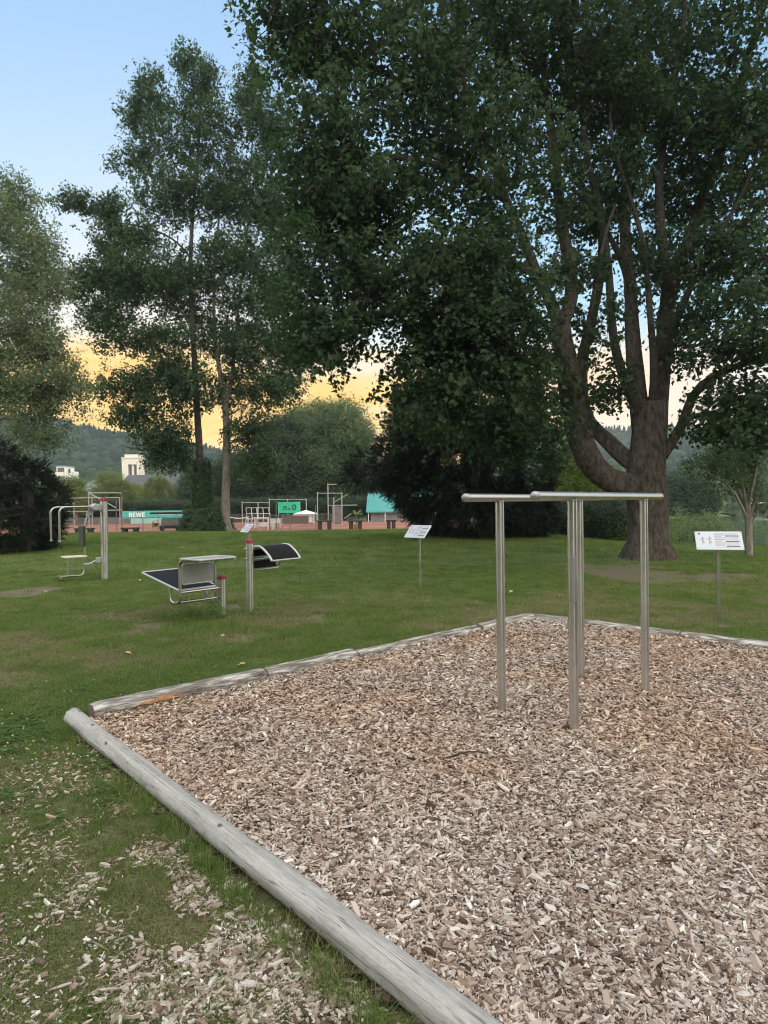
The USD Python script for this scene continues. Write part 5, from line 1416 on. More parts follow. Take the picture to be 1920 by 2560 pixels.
def words(t, text, px, py, D, height, mat, bold=True, dy=-0.012, o=None, name='lettering'):
    p = P(px, py, D) - o; m = meshkit.text_mesh(text, height, 0.006, bold)
    m.apply_transform(trimesh.transformations.rotation_matrix(math.pi / 2, [1, 0, 0])); m.apply_translation((p[0], dy, p[2]))
    part(t, name, m, mat, smooth=False, kind='stuff')


words(t, 'REWE', *z1(752, 343), 59.5, 0.40, 'white_lettering', True, o=o)
words(t, 'Dein Markt', *z1(1062, 318), 59.5, 0.19, 'white_lettering', False, o=o)
slab('advertising_board', 'pale washed-out teal board under the lettered board', 59.2, *z1(775, 358), *z1(1110, 420), 'pale_teal_board', bottom=0.12, cat='banner')
t, o, a, b = slab('advertising_banner', 'green banner with dark lettering hung on the steel frame', 55.7, *z2(747, 305), *z2(1050, 455), 'green_banner', cat='banner')
words(t, 'n', *z2(815, 412), 55.7, 0.42, 'dark_lettering', True, o=o); words(t, 'u', *z2(888, 412), 55.7, 0.24, 'dark_lettering', True, o=o); words(t, '0', *z2(936, 412), 55.7, 0.46, 'dark_lettering', True, o=o)

# tennis net
o = ground_at(z2(65, 0)[0], 47, 0.0); t = thing('tennis_net', o, 0, 'tennis net with a sagging white band', 'net')
L0 = P(*z2(65, 508), 47) - o; R0 = P(*z2(335, 505), 47) - o; n = 12
s = np.linspace(0, 1, n); bp = L0 + (R0 - L0) * s[:, None]; bp[:, 2] -= 0.10 * np.sin(np.pi * s)
part(t, 'band', [bx((p[0], -0.02, p[2] - 0.06), (q[0], 0.02, p[2] + 0.01)) for p, q in zip(bp, bp[1:])], 'white_paint', smooth=False)
nt = [tube(np.array([[x, 0, 0.05], [x, 0, L0[2] - 0.05]]), 0.004, 3, False) for x in np.arange(0, R0[0], 0.07)] + [tube(np.array([[0, 0, z], [R0[0], 0, z]]), 0.004, 3, False) for z in np.arange(0.1, 0.8, 0.07)]
part(t, 'netting', nt, 'wire', smooth=False, kind='stuff')
for p in (L0, R0):
    post(t, p, p[2] + 0.03, 0.04, 'galvanised_steel')


# benches of dark planks on two legs at the near edge of the court
def court_bench(label, px0, px1, py_top, D, group='dark benches along the near side of the court'):
    o = ground_at(px0, D); a, b = P(px0, py_top, D) - o, P(px1, py_top, D) - o; w = b[0] - a[0]; h = max(a[2], 0.40)
    t = thing('court_bench', o, 0, label, 'bench', group)
    for k in range(3):
        part(t, 'seat_plank', bx((0, -0.24 + k * 0.17, h - 0.09), (w, -0.09 + k * 0.17, h), 0.01), 'dark_wood')
    for x in (0.06, w - 0.06 - 0.22):
        part(t, 'leg', bx((x, -0.2, -0.05), (x + 0.22, 0.22, h - 0.092), 0.01), 'dark_wood')
    return t


court_bench('dark bench behind the seat of the pull trainer', z1(200, 0)[0], z1(385, 0)[0], z1(0, 463)[1], 38.0)
court_bench('dark bench in front of the left end of the teal board', z1(682, 0)[0], z1(856, 0)[0], z1(0, 463)[1], 38.0)
court_bench('dark bench left of the potted palm, in front of the tallest steel frame', z2(1285, 0)[0], z2(1495, 0)[0], z2(0, 558)[1], 38.0)
court_bench('dark bench with a potted palm behind it', z3(440, 0)[0], z3(620, 0)[0], z3(0, 590)[1], 38.0)
court_bench('dark bench nearest to the broad yew', z3(900, 0)[0], z3(1030, 0)[0], z3(0, 585)[1], 38.0)

# potted palm
o = ground_at(z3(545, 0)[0], 39.6, 0.045); t = thing('potted_palm', o, 0, 'small palm in a pot behind the dark bench', 'potted plant')
zt = (P(*z3(545, 520), 39.6) - o)[2]
part(t, 'pot', tube(np.array([[0, 0, 0.0], [0, 0, 0.3], [0, 0, 0.31]]), [0.16, 0.22, 0.18], 12), 'terracotta')
part(t, 'stem', tube(np.array([[0, 0, 0.28], [0.02, 0, zt]]), 0.05, 8), 'bark_grey')
for k in range(18):
    a = k * 2.399; e = _t.uniform(0.1, 1.1); ln = _t.uniform(0.45, 0.75); d = np.array([math.cos(a) * math.cos(e), math.sin(a) * math.cos(e), math.sin(e)])
    s = np.cross(d, UPV); s /= np.linalg.norm(s); c = [np.array([0.02, 0, zt]) + d * ln * q_ + UPV * (-0.30 * q_ * q_) for q_ in (0, 0.35, 0.7, 1.0)]
    v = []
    for q_, w in zip(c, (0.012, 0.06, 0.05, 0.004)):
        v += [q_ - s * w, q_ + s * w]
    part(t, 'frond', (np.array(v), np.array([(2 * m + i, 2 * m + j, 2 * m + l) for m in range(3) for (i, j, l) in ((0, 1, 3), (0, 3, 2))])), 'olive_leaf', smooth=False)

# four white tubular chairs and the white furniture beside them
for k, (xa, xb) in enumerate(((312, 383), (388, 458), (466, 547), (545, 628))):
    D = 46.0; o = ground_at(z2(xa, 0)[0], D, 0.045); a, b = P(*z2(xa, 385), D) - o, P(*z2(xb, 385), D) - o; w = b[0] - a[0]; h = a[2]
    t = thing('high_back_chair', o, 0, ['first', 'second', 'third', 'fourth'][k] + ' from the left of the four white tubular high-backed chairs', 'chair', 'white high-backed chairs on the court')
    for x in (0, w):
        part(t, 'back_post', tube(np.array([[x, 0.25, 0], [x - 0.02, 0.22, h * 0.5], [x - 0.05, 0.05, h]]), 0.02, 6), 'white_paint')
        part(t, 'front_leg', tube(np.array([[x, -0.25, 0], [x, -0.22, h * 0.42]]), 0.02, 6), 'white_paint')
    for z in (h, h * 0.72):
        part(t, 'back_bar', tube(np.array([[-0.04, 0.10, z], [w - 0.04, 0.10, z]]), 0.02, 6), 'white_paint')
    part(t, 'seat', bx((-0.01, -0.25, h * 0.42), (w + 0.01, 0.25, h * 0.46), 0.008), 'white_paint')


def table(name, label, D, px0, px1, py_top, depth, mat, cat, th=0.05, apron=0.0):
    o = ground_at(px0, D, 0.045); a, b = P(px0, py_top, D) - o, P(px1, py_top, D) - o; w, h = b[0] - a[0], a[2]
    t = thing(name, o, 0, label, cat)
    part(t, 'table_top', bx((0, -depth / 2, h - th), (w, depth / 2, h), 0.008), mat)
    for x in (0.05, w - 0.1):
        for y in (-depth / 2 + 0.04, depth / 2 - 0.09):
            part(t, 'leg', bx((x, y, 0), (x + 0.05, y + 0.05, h - th - 0.001)), mat, smooth=False)
    if apron:
        part(t, 'apron', bx((0.03, -depth / 2 + 0.01, h - th - apron), (w - 0.03, -depth / 2 + 0.03, h - th - 0.002)), mat, smooth=False)
    return t


table('white_table', 'white table standing right of the four tubular chairs', 45.0, z2(632, 0)[0], z2(800, 0)[0], z2(0, 535)[1], 0.8, 'white_paint', 'table', 0.06, 0.25)
table('low_white_bench', 'low pinkish-white bench near the fence right of the slender maples', 41.5, z2(480, 0)[0], z2(622, 0)[0], z2(0, 590)[1], 0.4, 'white_paint', 'bench', 0.05, 0.20)
table('long_white_rack', 'long low white rack in front of the tubular chairs', 45.4, z2(415, 0)[0], z2(622, 0)[0], z2(0, 518)[1], 0.4, 'white_paint', 'rack', 0.04)
table('white_box_stand', 'small white stand between the low bench and the tall dark post', 41.8, z2(650, 0)[0], z2(705, 0)[0], z2(0, 585)[1], 0.4, 'white_paint', 'stand', 0.05, 0.25)

# white pavilion roof on posts
D = 55.0; o = ground_at(z2(970, 0)[0], D, 0.045); t = thing('garden_pavilion', o, 0, 'small pavilion with a low white roof behind the brown windscreen', 'pavilion')
a, b, ap = P(*z2(970, 468), D) - o, P(*z2(1265, 468), D) - o, P(*z2(1080, 416), D + 1) - o
x0, x1, ze, za = a[0], b[0], a[2], ap[2]
v = np.array([(x0, -0.6, ze), (x1, -0.6, ze), (x1, 2.2, ze), (x0, 2.2, ze), (x0 + 0.9, 0.8, za), (x1 - 0.9, 0.8, za), (x0, -0.6, ze - 0.14), (x1, -0.6, ze - 0.14), (x1, 2.2, ze - 0.14), (x0, 2.2, ze - 0.14)])
part(t, 'roof', (v, np.array([(0, 1, 5), (0, 5, 4), (1, 2, 5), (2, 3, 4), (2, 4, 5), (3, 0, 4), (6, 7, 1), (6, 1, 0), (7, 8, 2), (7, 2, 1), (8, 9, 3), (8, 3, 2), (9, 6, 0), (9, 0, 3), (6, 8, 7), (6, 9, 8)])), 'white_paint', smooth=False)
for x in (x0 + 0.1, x1 - 0.1):
    for y in (-0.5, 2.1):
        part(t, 'post', tube(np.array([[x, y, 0], [x, y, ze - 0.15]]), 0.05, 8), 'white_paint')
part(t, 'side_sheet', bx((x1 - 0.85, -0.48, 0.1), (x1 - 0.2, -0.44, ze - 0.16)), 'white_paint', smooth=False)

# covered roller cart and the yellow hose on its reel
D = 41.5; o = ground_at(z1(1075, 0)[0], D, 0.045); sc_ = D / FPX / 4.1475; t = thing('roller_cart', o, 0, 'dark covered court roller with a long flat lid beside the ivy', 'cart')
part(t, 'lid', bx((-0.5, -0.4, 175 * sc_), (2.0, 0.4, 195 * sc_), 0.02), 'dark_wood')
part(t, 'body', bx((0.1, -0.35, 0.16), (1.55, 0.35, 0.34), 0.03), 'black_rubber')
part(t, 'frame', bx((0.2, -0.32, 0.341), (1.35, 0.32, 0.80), 0.02), 'grey_screen')
for x in (0.0, 1.2, 1.75):
    part(t, 'strut', tube(np.array([[x, -0.3, 0.1], [x, -0.3, 175 * sc_]]), 0.025, 6), 'dull_steel')
for x in (0.3, 1.3):
    part(t, 'wheel', tube(np.array([[x, -0.40, 0.15], [x, -0.36, 0.15]]), 0.15, 16), 'black_rubber')
o = ground_at(z1(1035, 0)[0], 41.0, 0.045); t = thing('hose_reel', o, 0, 'yellow garden hose looped on a small stand by the court fence', 'hose')
hs = [np.array([0.24 * math.cos(a) * (1 + 0.06 * math.sin(7 * k)) , 0.03 * math.sin(3 * a + k) + 0.03 * k - 0.1, 0.42 + 0.27 * math.sin(a)]) for k in range(6) for a in np.linspace(0, 2 * math.pi, 17)[:-1]]
hs += [np.array([-0.25, -0.1, 0.4]), np.array([-0.32, -0.12, 0.15]), np.array([-0.6, -0.2, 0.03]), np.array([-1.0, -0.15, 0.03]), np.array([-0.95, 0.2, 0.03]), np.array([-0.4, 0.3, 0.03])]
part(t, 'hose', tube(np.array(hs), 0.020, 6), 'yellow_hose')
part(t, 'drum', tube(np.array([[0, -0.08, 0.42], [0, 0.08, 0.42]]), 0.13, 14), 'dark_wood')
for sg in (-1, 1):
    part(t, 'leg', tube(np.array([[sg * 0.3, 0.16, 0], [0, 0.12, 0.42]]), 0.018, 6), 'yellow_hose')

# teal-roofed court hut behind the yew
D = 58.0; o = ground_at(z3(690, 0)[0], D, 0.0); a, b = P(*z3(690, 498), D) - o, P(*z3(1500, 498), D) - o; zr = (P(*z3(900, 250), D) - o)[2]
t = thing('court_hut', o, 0, 'low grey hut with a teal sloping roof half hidden by the yew', 'hut')
part(t, 'wall', bx((0.2, 0, -0.1), (b[0] - 0.2, 5, a[2])), 'grey_wall', smooth=False)
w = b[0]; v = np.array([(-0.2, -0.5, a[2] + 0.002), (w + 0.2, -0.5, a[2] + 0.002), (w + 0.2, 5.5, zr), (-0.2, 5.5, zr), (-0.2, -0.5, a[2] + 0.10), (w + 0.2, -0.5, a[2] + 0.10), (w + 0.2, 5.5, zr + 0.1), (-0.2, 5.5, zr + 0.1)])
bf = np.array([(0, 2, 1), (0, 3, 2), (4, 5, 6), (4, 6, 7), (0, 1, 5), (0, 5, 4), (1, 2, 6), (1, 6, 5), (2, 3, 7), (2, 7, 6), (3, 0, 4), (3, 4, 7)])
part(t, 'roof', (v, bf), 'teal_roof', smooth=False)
for x in np.linspace(0.0, w, 5):
    part(t, 'post', tube(np.array([[x, -0.42, -0.05], [x, -0.42, a[2] + 0.01]]), 0.04, 6), 'white_paint')


# ------------------------------------------------------------------ buildings behind
def gable_house(name, label, D, px0, px1, py_eave, py_ridge, depth, wall, roof, windows=6, cat='house', hip=0.0):
    o = ground_at(px0, D, 0.0); a, b, rg = P(px0, py_eave, D) - o, P(px1, py_eave - (px1 - px0) * ROLL, D) - o, P((px0 + px1) / 2, py_ridge, D + depth / 2) - o
    w, ze, zr = b[0], a[2], rg[2]; t = thing(name, o, 0, label, cat)
    wl = part(t, 'wall', bx((0, 0, -0.5), (w, depth, ze)), wall, smooth=False)
    for x in (0, w):
        g_ = np.array([(x, 0.001, ze), (x, depth - 0.001, ze), (x, depth / 2, zr - 0.1), (x + (0.2 if x == 0 else -0.2), 0.001, ze), (x + (0.2 if x == 0 else -0.2), depth - 0.001, ze), (x + (0.2 if x == 0 else -0.2), depth / 2, zr - 0.1)])
        if not hip:
            part(t, 'gable', (g_, np.array([(0, 2, 1), (3, 4, 5), (0, 1, 4), (0, 4, 3), (1, 2, 5), (1, 5, 4), (2, 0, 3), (2, 3, 5)])), wall, smooth=False)
    ov = 0.35
    for sgn, (y0, y1) in ((1, (-ov, depth / 2)), (-1, (depth + ov, depth / 2))):
        zz = ze - ov * (zr - ze) / (depth / 2); v = np.array([(-ov, y0, zz), (w + ov, y0, zz), (w + ov - hip, y1, zr), (-ov + hip, y1, zr), (-ov, y0, zz + 0.18), (w + ov, y0, zz + 0.18), (w + ov - hip, y1, zr + 0.18), (-ov + hip, y1, zr + 0.18)])
        part(t, 'roof', (v, bf if sgn == 1 else bf[:, ::-1]), roof, smooth=False)
    for k in range(windows):
        x = w * (k + 0.5) / windows
        f = part(t, 'window', bx((x - 0.6, -0.04, ze * 0.35), (x + 0.6, 0.05, ze * 0.75)), 'white_paint', smooth=False)
        part(f, 'pane', bx((x - 0.5, -0.06, ze * 0.35 + 0.1), (x + 0.5, -0.041, ze * 0.75 - 0.1)), 'dark_glass', smooth=False)
    return t


f1 = lambda X, Y: (X / 2.592, 1000 + Y / 2.592)
gable_house('long_hall', 'long hall with a dark slate roof in front of the white tower', 150, f1(775, 0)[0], f1(1185, 0)[0], f1(0, 572)[1], f1(0, 490)[1], 12, 'white_paint', 'slate_roof', 5, 'hall')
gable_house('gabled_house', 'house with a pale grey roof beside the clipped tree on the left', 135, f1(488, 0)[0], f1(640, 0)[0], f1(0, 592)[1], f1(0, 524)[1], 9, 'white_paint', 'pale_roof', 3, 'house', hip=3.5)
# tower
D = 165; o = ground_at(f1(795, 0)[0], D, 0.0); a, b = P(*f1(795, 352), D) - o, P(*f1(896, 340), D) - o; w, h = b[0], a[2]
t = thing('church_tower', o, 0, 'square white tower with a stepped top and a tall louvred opening', 'tower')
z0, z1_, zs = (P(*f1(833, 487), D) - o)[2], (P(*f1(833, 418), D) - o)[2], (P(*f1(800, 375), D) - o)[2]
xa, xb = (P(*f1(830, 450), D) - o)[0], (P(*f1(886, 450), D) - o)[0]
part(t, 'shaft', bx((0, 0, -0.5), (w, w, z0 - 0.8)), 'cream_wall', smooth=False)
part(t, 'corner_pier', bx((0, 0, z0 - 0.799), (xa, w, z1_)), 'cream_wall', smooth=False)
part(t, 'corner_pier', bx((xb, 0, z0 - 0.799), (w, w, z1_)), 'cream_wall', smooth=False)
part(t, 'opening_back', bx((xa + 0.001, 0.7, z0 - 0.799), (xb - 0.001, w, z1_ - 0.001)), 'grey_wall', smooth=False)
part(t, 'mullion', bx(((xa + xb) / 2 - 0.25, 0.25, z0 - 0.799), ((xa + xb) / 2 + 0.25, 0.699, z1_ - 0.001)), 'cream_wall', smooth=False)
for k in range(2):
    xx = (xa + 0.25, (xa + xb) / 2 - 0.5)[0] if k == 0 else (xa + xb) / 2 + 0.5
    part(t, 'louvre', bx((xx, 0.5, z0 - 0.6), (xx + 0.7, 0.68, z1_ - 0.4)), 'dark_glass', smooth=False)
part(t, 'belfry_wall', bx((0, 0, z1_ + 0.001), (w, w, zs)), 'cream_wall', smooth=False)
part(t, 'cornice', bx((-0.12, -0.12, z1_ + 1.6), (w + 0.12, w + 0.12, z1_ + 1.85)), 'cream_wall', smooth=False)
part(t, 'upper_stage', bx((0.55, 0.55, zs + 0.001), (w - 0.2, w - 0.55, h)), 'cream_wall', smooth=False)
# apartment block
D = 175; o = ground_at(f1(372, 0)[0], D, 0.0); a, b = P(*f1(372, 432), D) - o, P(*f1(452, 432), D) - o; w, h = b[0], a[2]
t = thing('apartment_block', o, 0, 'white apartment block with striped balconies showing past the left yew', 'building')
part(t, 'wall', bx((0, 0, -0.5), (w - 1.2, 5, h)), 'white_paint', smooth=False)
part(t, 'stair_tower', bx((w - 1.199, 1.0, -0.5), (w, 5, h - 1.2)), 'white_paint', smooth=False)
part(t, 'roof', bx((-0.15, -0.15, h + 0.001), (w - 1.05, 5.15, h + 0.25)), 'grey_wall', smooth=False)
fl = 2.6
for k in range(int(h / fl)):
    zf = h - (k + 1) * fl
    bal = part(t, 'balcony', bx((0.2, -1.1, zf), (w - 1.3, -0.001, zf + 1.05)), 'cream_wall', smooth=False)
    part(t, 'window_band', bx((0.3, -0.06, zf + 1.15), (w - 1.5, -0.002, zf + 2.3)), 'dark_glass', smooth=False)
    part(t, 'stair_window', bx((w - 0.9, 0.94, zf + 0.9), (w - 0.3, 0.999, zf + 2.0)), 'dark_glass', smooth=False)


# ------------------------------------------------------------------ trees and shrubs in the middle distance
def blob_tree(name, label, base, shells, n, size, mat, protos, trunk_h, trunk_r=0.15, cat='tree', group=None, up=0.5, bark='bark_grey', depth_in=0.55):
    """a tree of a bare stem and a crown of leaf sprigs in lumpy shells; shells: (x, y, z, rx, ry, rz)"""
    t = thing(name, base, 0, label, cat, group)
    tops = [np.array(s[:3]) for s in shells]
    part(t, 'trunk' if cat == 'tree' else 'stem', tube(np.array([[0, 0, -0.3], [trunk_r * 0.3, 0, trunk_h * 0.5], [0, 0, trunk_h]]), [trunk_r * 1.25, trunk_r, trunk_r * 0.55], 8), bark, smooth=True)
    for c in tops[:6]:
        part(t, 'limb', tube(np.array([[0, 0, min(trunk_h * 0.85, max(0.05, c[2] * 0.5))], c * np.array([0.5, 0.5, 1]) * 0.8, c * np.array([0.9, 0.9, 1.05])]), [trunk_r * 0.55, trunk_r * 0.35, trunk_r * 0.1], 6), bark, smooth=True)
    tot = sum(s[3] * s[5] for s in shells); P_, N_ = [], []
    for (x, y, z, rx, ry, rz) in shells:
        m = int(n * rx * rz / tot); u = _t.normal(0, 1, (m, 3)); u /= np.linalg.norm(u, axis=1, keepdims=True)
        k = (depth_in + (1 - depth_in) * _t.random(m) ** 0.5) * (0.82 + 0.36 * meshkit.fbm(u * 2.2 + np.array([x, y, z]), 3, 9))
        p = np.array([x, y, z]) + u * np.array([rx, ry, rz]) * k[:, None]; ok = p[:, 2] > 0.1
        P_.append(p[ok]); N_.append(u[ok])
    p, u = np.vstack(P_), np.vstack(N_)
    d = u * 0.8 + np.array([0, 0, up]) + _t.normal(0, 0.3, u.shape)
    instancer(str(t.GetPath()) + '/crown', protos, mat, p, quats_of(basis(d, _t.random(len(p)) * 6.28)), size * _t.uniform(0.7, 1.3, len(p)), _t.integers(0, len(protos), len(p)))
    return t


def shells_from(D, px, ground_py, blobs):
    """pixel ellipses (1659-wide picture) to shells relative to a base; ry (depth) equals rx"""
    b = ground_at(px * K, D); out = []
    for (x, y, rx, ry) in blobs:
        c = M(x, y, D) - b; s_ = K / FPX * D
        out.append((c[0], _t.uniform(-0.3, 0.3) * rx * s_, c[2], rx * s_, rx * s_, ry * s_))
    return b, out


def mid(name, label, D, px, blobs, n, size, mat, trunk_r, trunk_h, protos=None, **kw):
    b, sh = shells_from(D, px, 0, blobs)
    return blob_tree(name, label, b, sh, n, size, mat, protos or LARGE, trunk_h, trunk_r, **kw)


mid('lime_tree', 'large round green tree behind the tallest steel frame', 74, 705, [(690, 985, 90, 85), (640, 960, 55, 60), (740, 940, 60, 60), (680, 915, 50, 34), (770, 1000, 45, 70), (650, 1040, 60, 40), (725, 1050, 65, 40)], 3000, 1.15, 'lime_leaf', 0.30, 5)
mid('broadleaf_tree', 'darker green tree between the slender maples and the large round tree', 70, 590, [(590, 1010, 50, 60), (560, 1050, 45, 38), (620, 1060, 40, 30), (605, 950, 30, 36)], 1300, 1.1, 'dark_leaf', 0.25, 4)
mid('clipped_tree', 'rounded green tree to the left of the white tower', 76, 242, [(240, 1058, 38, 34), (225, 1078, 34, 24), (262, 1074, 30, 26), (240, 1040, 22, 16)], 1300, 0.5, 'olive_leaf', 0.2, 2.5, group='rounded trees behind the court')
mid('clipped_tree', 'rounded green tree below the dark slate roof', 76, 342, [(342, 1070, 33, 32), (330, 1084, 30, 22), (362, 1078, 26, 26), (342, 1046, 18, 13)], 1200, 0.5, 'olive_leaf', 0.2, 2.5, group='rounded trees behind the court')
mid('bright_shrub', 'yellow-green shrub between the two rounded trees', 79, 293, [(292, 1070, 18, 20), (300, 1085, 20, 16), (283, 1058, 11, 10)], 520, 0.45, 'bright_leaf', 0.1, 1.6, cat='shrub')
mid('broadleaf_tree', 'dark green tree directly behind the trunk of the slender maples', 72, 430, [(425, 1065, 34, 48), (450, 1075, 40, 42), (412, 1092, 22, 24), (470, 1060, 28, 46)], 1300, 0.9, 'dark_leaf', 0.2, 3)
mid('bright_shrub', 'pale yellow-green shrub at the end of the slate roof', 78, 385, [(385, 1078, 14, 18), (392, 1090, 18, 14)], 200, 0.6, 'bright_leaf', 0.1, 1.2, cat='shrub')
mid('broadleaf_tree', 'small dull green tree beside the white apartment block', 60, 165, [(160, 1062, 20, 24), (176, 1084, 18, 18), (142, 1076, 22, 24)], 600, 0.6, 'olive_leaf', 0.15, 2)
mid('broadleaf_tree', 'dark green tree right of the slender maples with drooping leaves', 73, 535, [(525, 1055, 42, 55), (505, 1075, 36, 40), (550, 1085, 40, 24), (510, 1010, 30, 30)], 1100, 0.9, 'dark_leaf', 0.2, 3)
# the hedge at the back of the court: one clipped strip
hx = np.arange(-34, 12, 0.30); t = thing('court_hedge', (-11, 65, 0), 0, 'dark hedge running along the whole back of the court', 'hedge')
n = 7500; hp = np.stack([_t.uniform(-24, 22, n), _t.uniform(-0.9, 0.9, n), 2.0 * _t.random(n) ** 0.6], 1); hp[:, 2] *= 0.85 + 0.35 * meshkit.fbm(hp * 0.35, 3, 2)
instancer(str(t.GetPath()) + '/foliage', LARGE, 'dark_leaf', hp, quats_of(basis(np.array([0, -0.8, 0.5]) + _t.normal(0, 0.4, hp.shape), _t.random(n) * 6.28)), 0.5 * _t.uniform(0.7, 1.3, n), _t.integers(0, 5, n))
for x in np.arange(-23, 22, 2.5):
    part(t, 'stem', tube(np.array([[x, 0, -0.1], [x + 0.1, 0.1, 1.9]]), 0.06, 5), 'bark_dark')

# shrubs between the yew and the big maple
mid('bright_shrub', 'tall yellow-green shrub under the sweeping limb of the old maple', 30, 1240, [(1228, 1010, 48, 40), (1205, 1055, 46, 44), (1258, 1045, 46, 44), (1232, 975, 34, 28), (1285, 1065, 30, 32)], 1500, 0.75, 'bright_leaf', 0.10, 2.6, protos=SMALL, cat='shrub')
mid('dark_shrub', 'low dark leafy shrub left of the trunk of the old maple', 25, 1300, [(1290, 1120, 50, 40), (1330, 1125, 36, 36), (1262, 1130, 34, 30)], 750, 0.72, 'dark_leaf', 0.06, 0.8, protos=SMALL, cat='shrub')
mid('dark_shrub', 'dark grey-green shrub at the foot of the broad yew', 26.5, 1210, [(1205, 1125, 44, 34), (1240, 1130, 34, 28), (1180, 1135, 30, 24)], 650, 0.72, 'dark_leaf', 0.06, 0.8, protos=SMALL, cat='shrub')
mid('broadleaf_tree', 'small dull green tree seen between yellow-green shrub and the old maple', 44, 1310, [(1305, 1065, 44, 44), (1340, 1080, 34, 36), (1280, 1085, 34, 34)], 700, 0.8, 'lime_leaf', 0.12, 1.6)

# the riverside on the right
b = G(1872, 1390); D = b[1]
lim = [[(b - UPV * 0.2, 0.105), (b + UPV * 0.3, 0.095), (P(1872, 1330, D), 0.088), (P(1871, 1292, D), 0.085)]]
for (pts, r0) in (([(1868, 1295), (1852, 1262), (1830, 1225), (1802, 1200), (1768, 1182), (1735, 1172)], 0.045), ([(1868, 1295), (1856, 1255), (1838, 1210), (1822, 1180), (1800, 1150), (1782, 1130)], 0.045), ([(1870, 1292), (1862, 1240), (1852, 1190), (1850, 1140), (1845, 1090)], 0.05),
                 ([(1872, 1292), (1876, 1240), (1888, 1185), (1896, 1130), (1902, 1085)], 0.05), ([(1873, 1294), (1885, 1262), (1905, 1215), (1925, 1170), (1940, 1130)], 0.045), ([(1876, 1312), (1888, 1290), (1904, 1268), (1925, 1250)], 0.03)):
    dz = _t.normal(0, 0.5, 2); n_ = len(pts)
    lim.append([(P(x, y, D + dz[0] * k / n_), r0 * (1 - 0.75 * k / (n_ - 1))) for k, (x, y) in enumerate(pts)])
lob_ = [(1540, 1000, 40, 22, 0, 0.8, 26), (1580, 985, 40, 26, 0, 0.9, 34), (1625, 990, 36, 40, 0, 0.9, 44), (1500, 1012, 26, 10, 0, 0.4, 12), (1565, 1030, 34, 20, 0, 0.7, 18), (1640, 1040, 26, 40, 0, 0.8, 34), (1600, 1040, 24, 26, 0.2, 0.6, 16), (1655, 1100, 22, 26, 0, 0.6, 20), (1545, 1060, 24, 14, 0, 0.5, 8)]
SPARSE = [sprig(_t, lambda r: simple_leaf(r, 0.5), 10, 0.35, 0.075, 0.07)[0] for _ in range(4)]
make_tree('young_tree', 'young pale-barked tree with fanning branches and thin foliage by the river', b, lim, lobes_points([(*l[:6], int(l[6] * 1.9)) for l in lob_], _t, D, 0.9, 12, 1.0), SPARSE, 'lime_leaf', 'bark_pale', _t, step=0.25, per=2, size=1.15, tip=0.004, up=0.5, spread=0.15, twigs='bark_pale')


def plants(name, label, pts, h, n, mat, size, cat='plant', group=None):
    t = thing(name, (*pts[0][:2], float(terrain(*pts[0][:2]))), 0, label, cat, group); o = np.array([*pts[0][:2], float(terrain(*pts[0][:2]))])
    P_, D_ = [], []
    for k, q in enumerate(pts):
        z = float(terrain(*q[:2]))
        for m in range(max(4, n // len(pts))):
            a = _t.random() * 6.28; rr = abs(_t.normal(0, 0.22)); hh = h * (0.15 + 0.85 * _t.random()) * math.exp(-rr * rr * 2)
            P_.append(np.array([q[0] + rr * math.cos(a), q[1] + rr * math.sin(a), z + hh]) - o); D_.append([math.cos(a) * 0.5, math.sin(a) * 0.5, 1.0])
    P_, D_ = np.array(P_), np.array(D_)
    part(t, 'stems', [tube(np.array([[p[0] * 0.9, p[1] * 0.9, float(terrain(p[0] + o[0], p[1] + o[1])) - o[2] - 0.05], p]), 0.006, 3, False) for p in P_[::3]], 'bank_plant', kind='stuff')
    instancer(str(t.GetPath()) + '/foliage', SMALL, mat, P_, quats_of(basis(D_ + _t.normal(0, 0.2, D_.shape), _t.random(len(P_)) * 6.28)), size * _t.uniform(0.7, 1.3, len(P_)), _t.integers(0, 5, len(P_)))


def bank(px, D):
    q = P(px, 1300, D); return (q[0], q[1])


plants('bank_weed', 'pale green leafy weeds on the bank left of the nearest instruction board', [bank(x, 23.0 + 0.6 * k) for k, x in enumerate((1690, 1705, 1720, 1735))], 1.15, 90, 'bank_plant', 0.55)
plants('bank_weed', 'taller pale weeds on the bank right behind the nearest instruction board', [bank(x, 22.0 + 0.4 * k) for k, x in enumerate((1745, 1757, 1775, 1792, 1815))], 1.0, 110, 'bank_plant', 0.55)
plants('bank_weed', 'green weeds at the foot of the pale young tree', [bank(x, 21.0 + 0.3 * k) for k, x in enumerate((1890, 1905, 1925, 1850))], 0.8, 80, 'bank_plant', 0.5)
plants('bank_weed', 'bright weeds just right of the trunk of the old maple', [bank(x, 27.0 + 0.8 * k) for k, x in enumerate((1665, 1676, 1690))], 1.1, 70, 'bright_leaf', 0.55)
mid('bank_bush', 'tall dark bush reflected in the river right of the old maple', 82, 1490, [(1480, 1085, 48, 40), (1465, 1058, 34, 30), (1512, 1082, 28, 36), (1488, 1048, 22, 22), (1470, 1110, 44, 22)], 1500, 1.0, 'dark_leaf', 0.2, 3, cat='bush')
mid('bank_bush', 'yellow-green bush at the river beside the tall dark bush', 84, 1525, [(1526, 1092, 20, 34), (1520, 1062, 16, 22), (1538, 1108, 18, 16)], 420, 0.9, 'bright_leaf', 0.12, 2, cat='bush')
mid('broadleaf_tree', 'round green tree on the far bank behind the young tree', 182, 1555, [(1553, 1075, 26, 22), (1540, 1085, 20, 16), (1566, 1085, 18, 16), (1553, 1058, 14, 10)], 700, 2.0, 'lime_leaf', 0.4, 5)
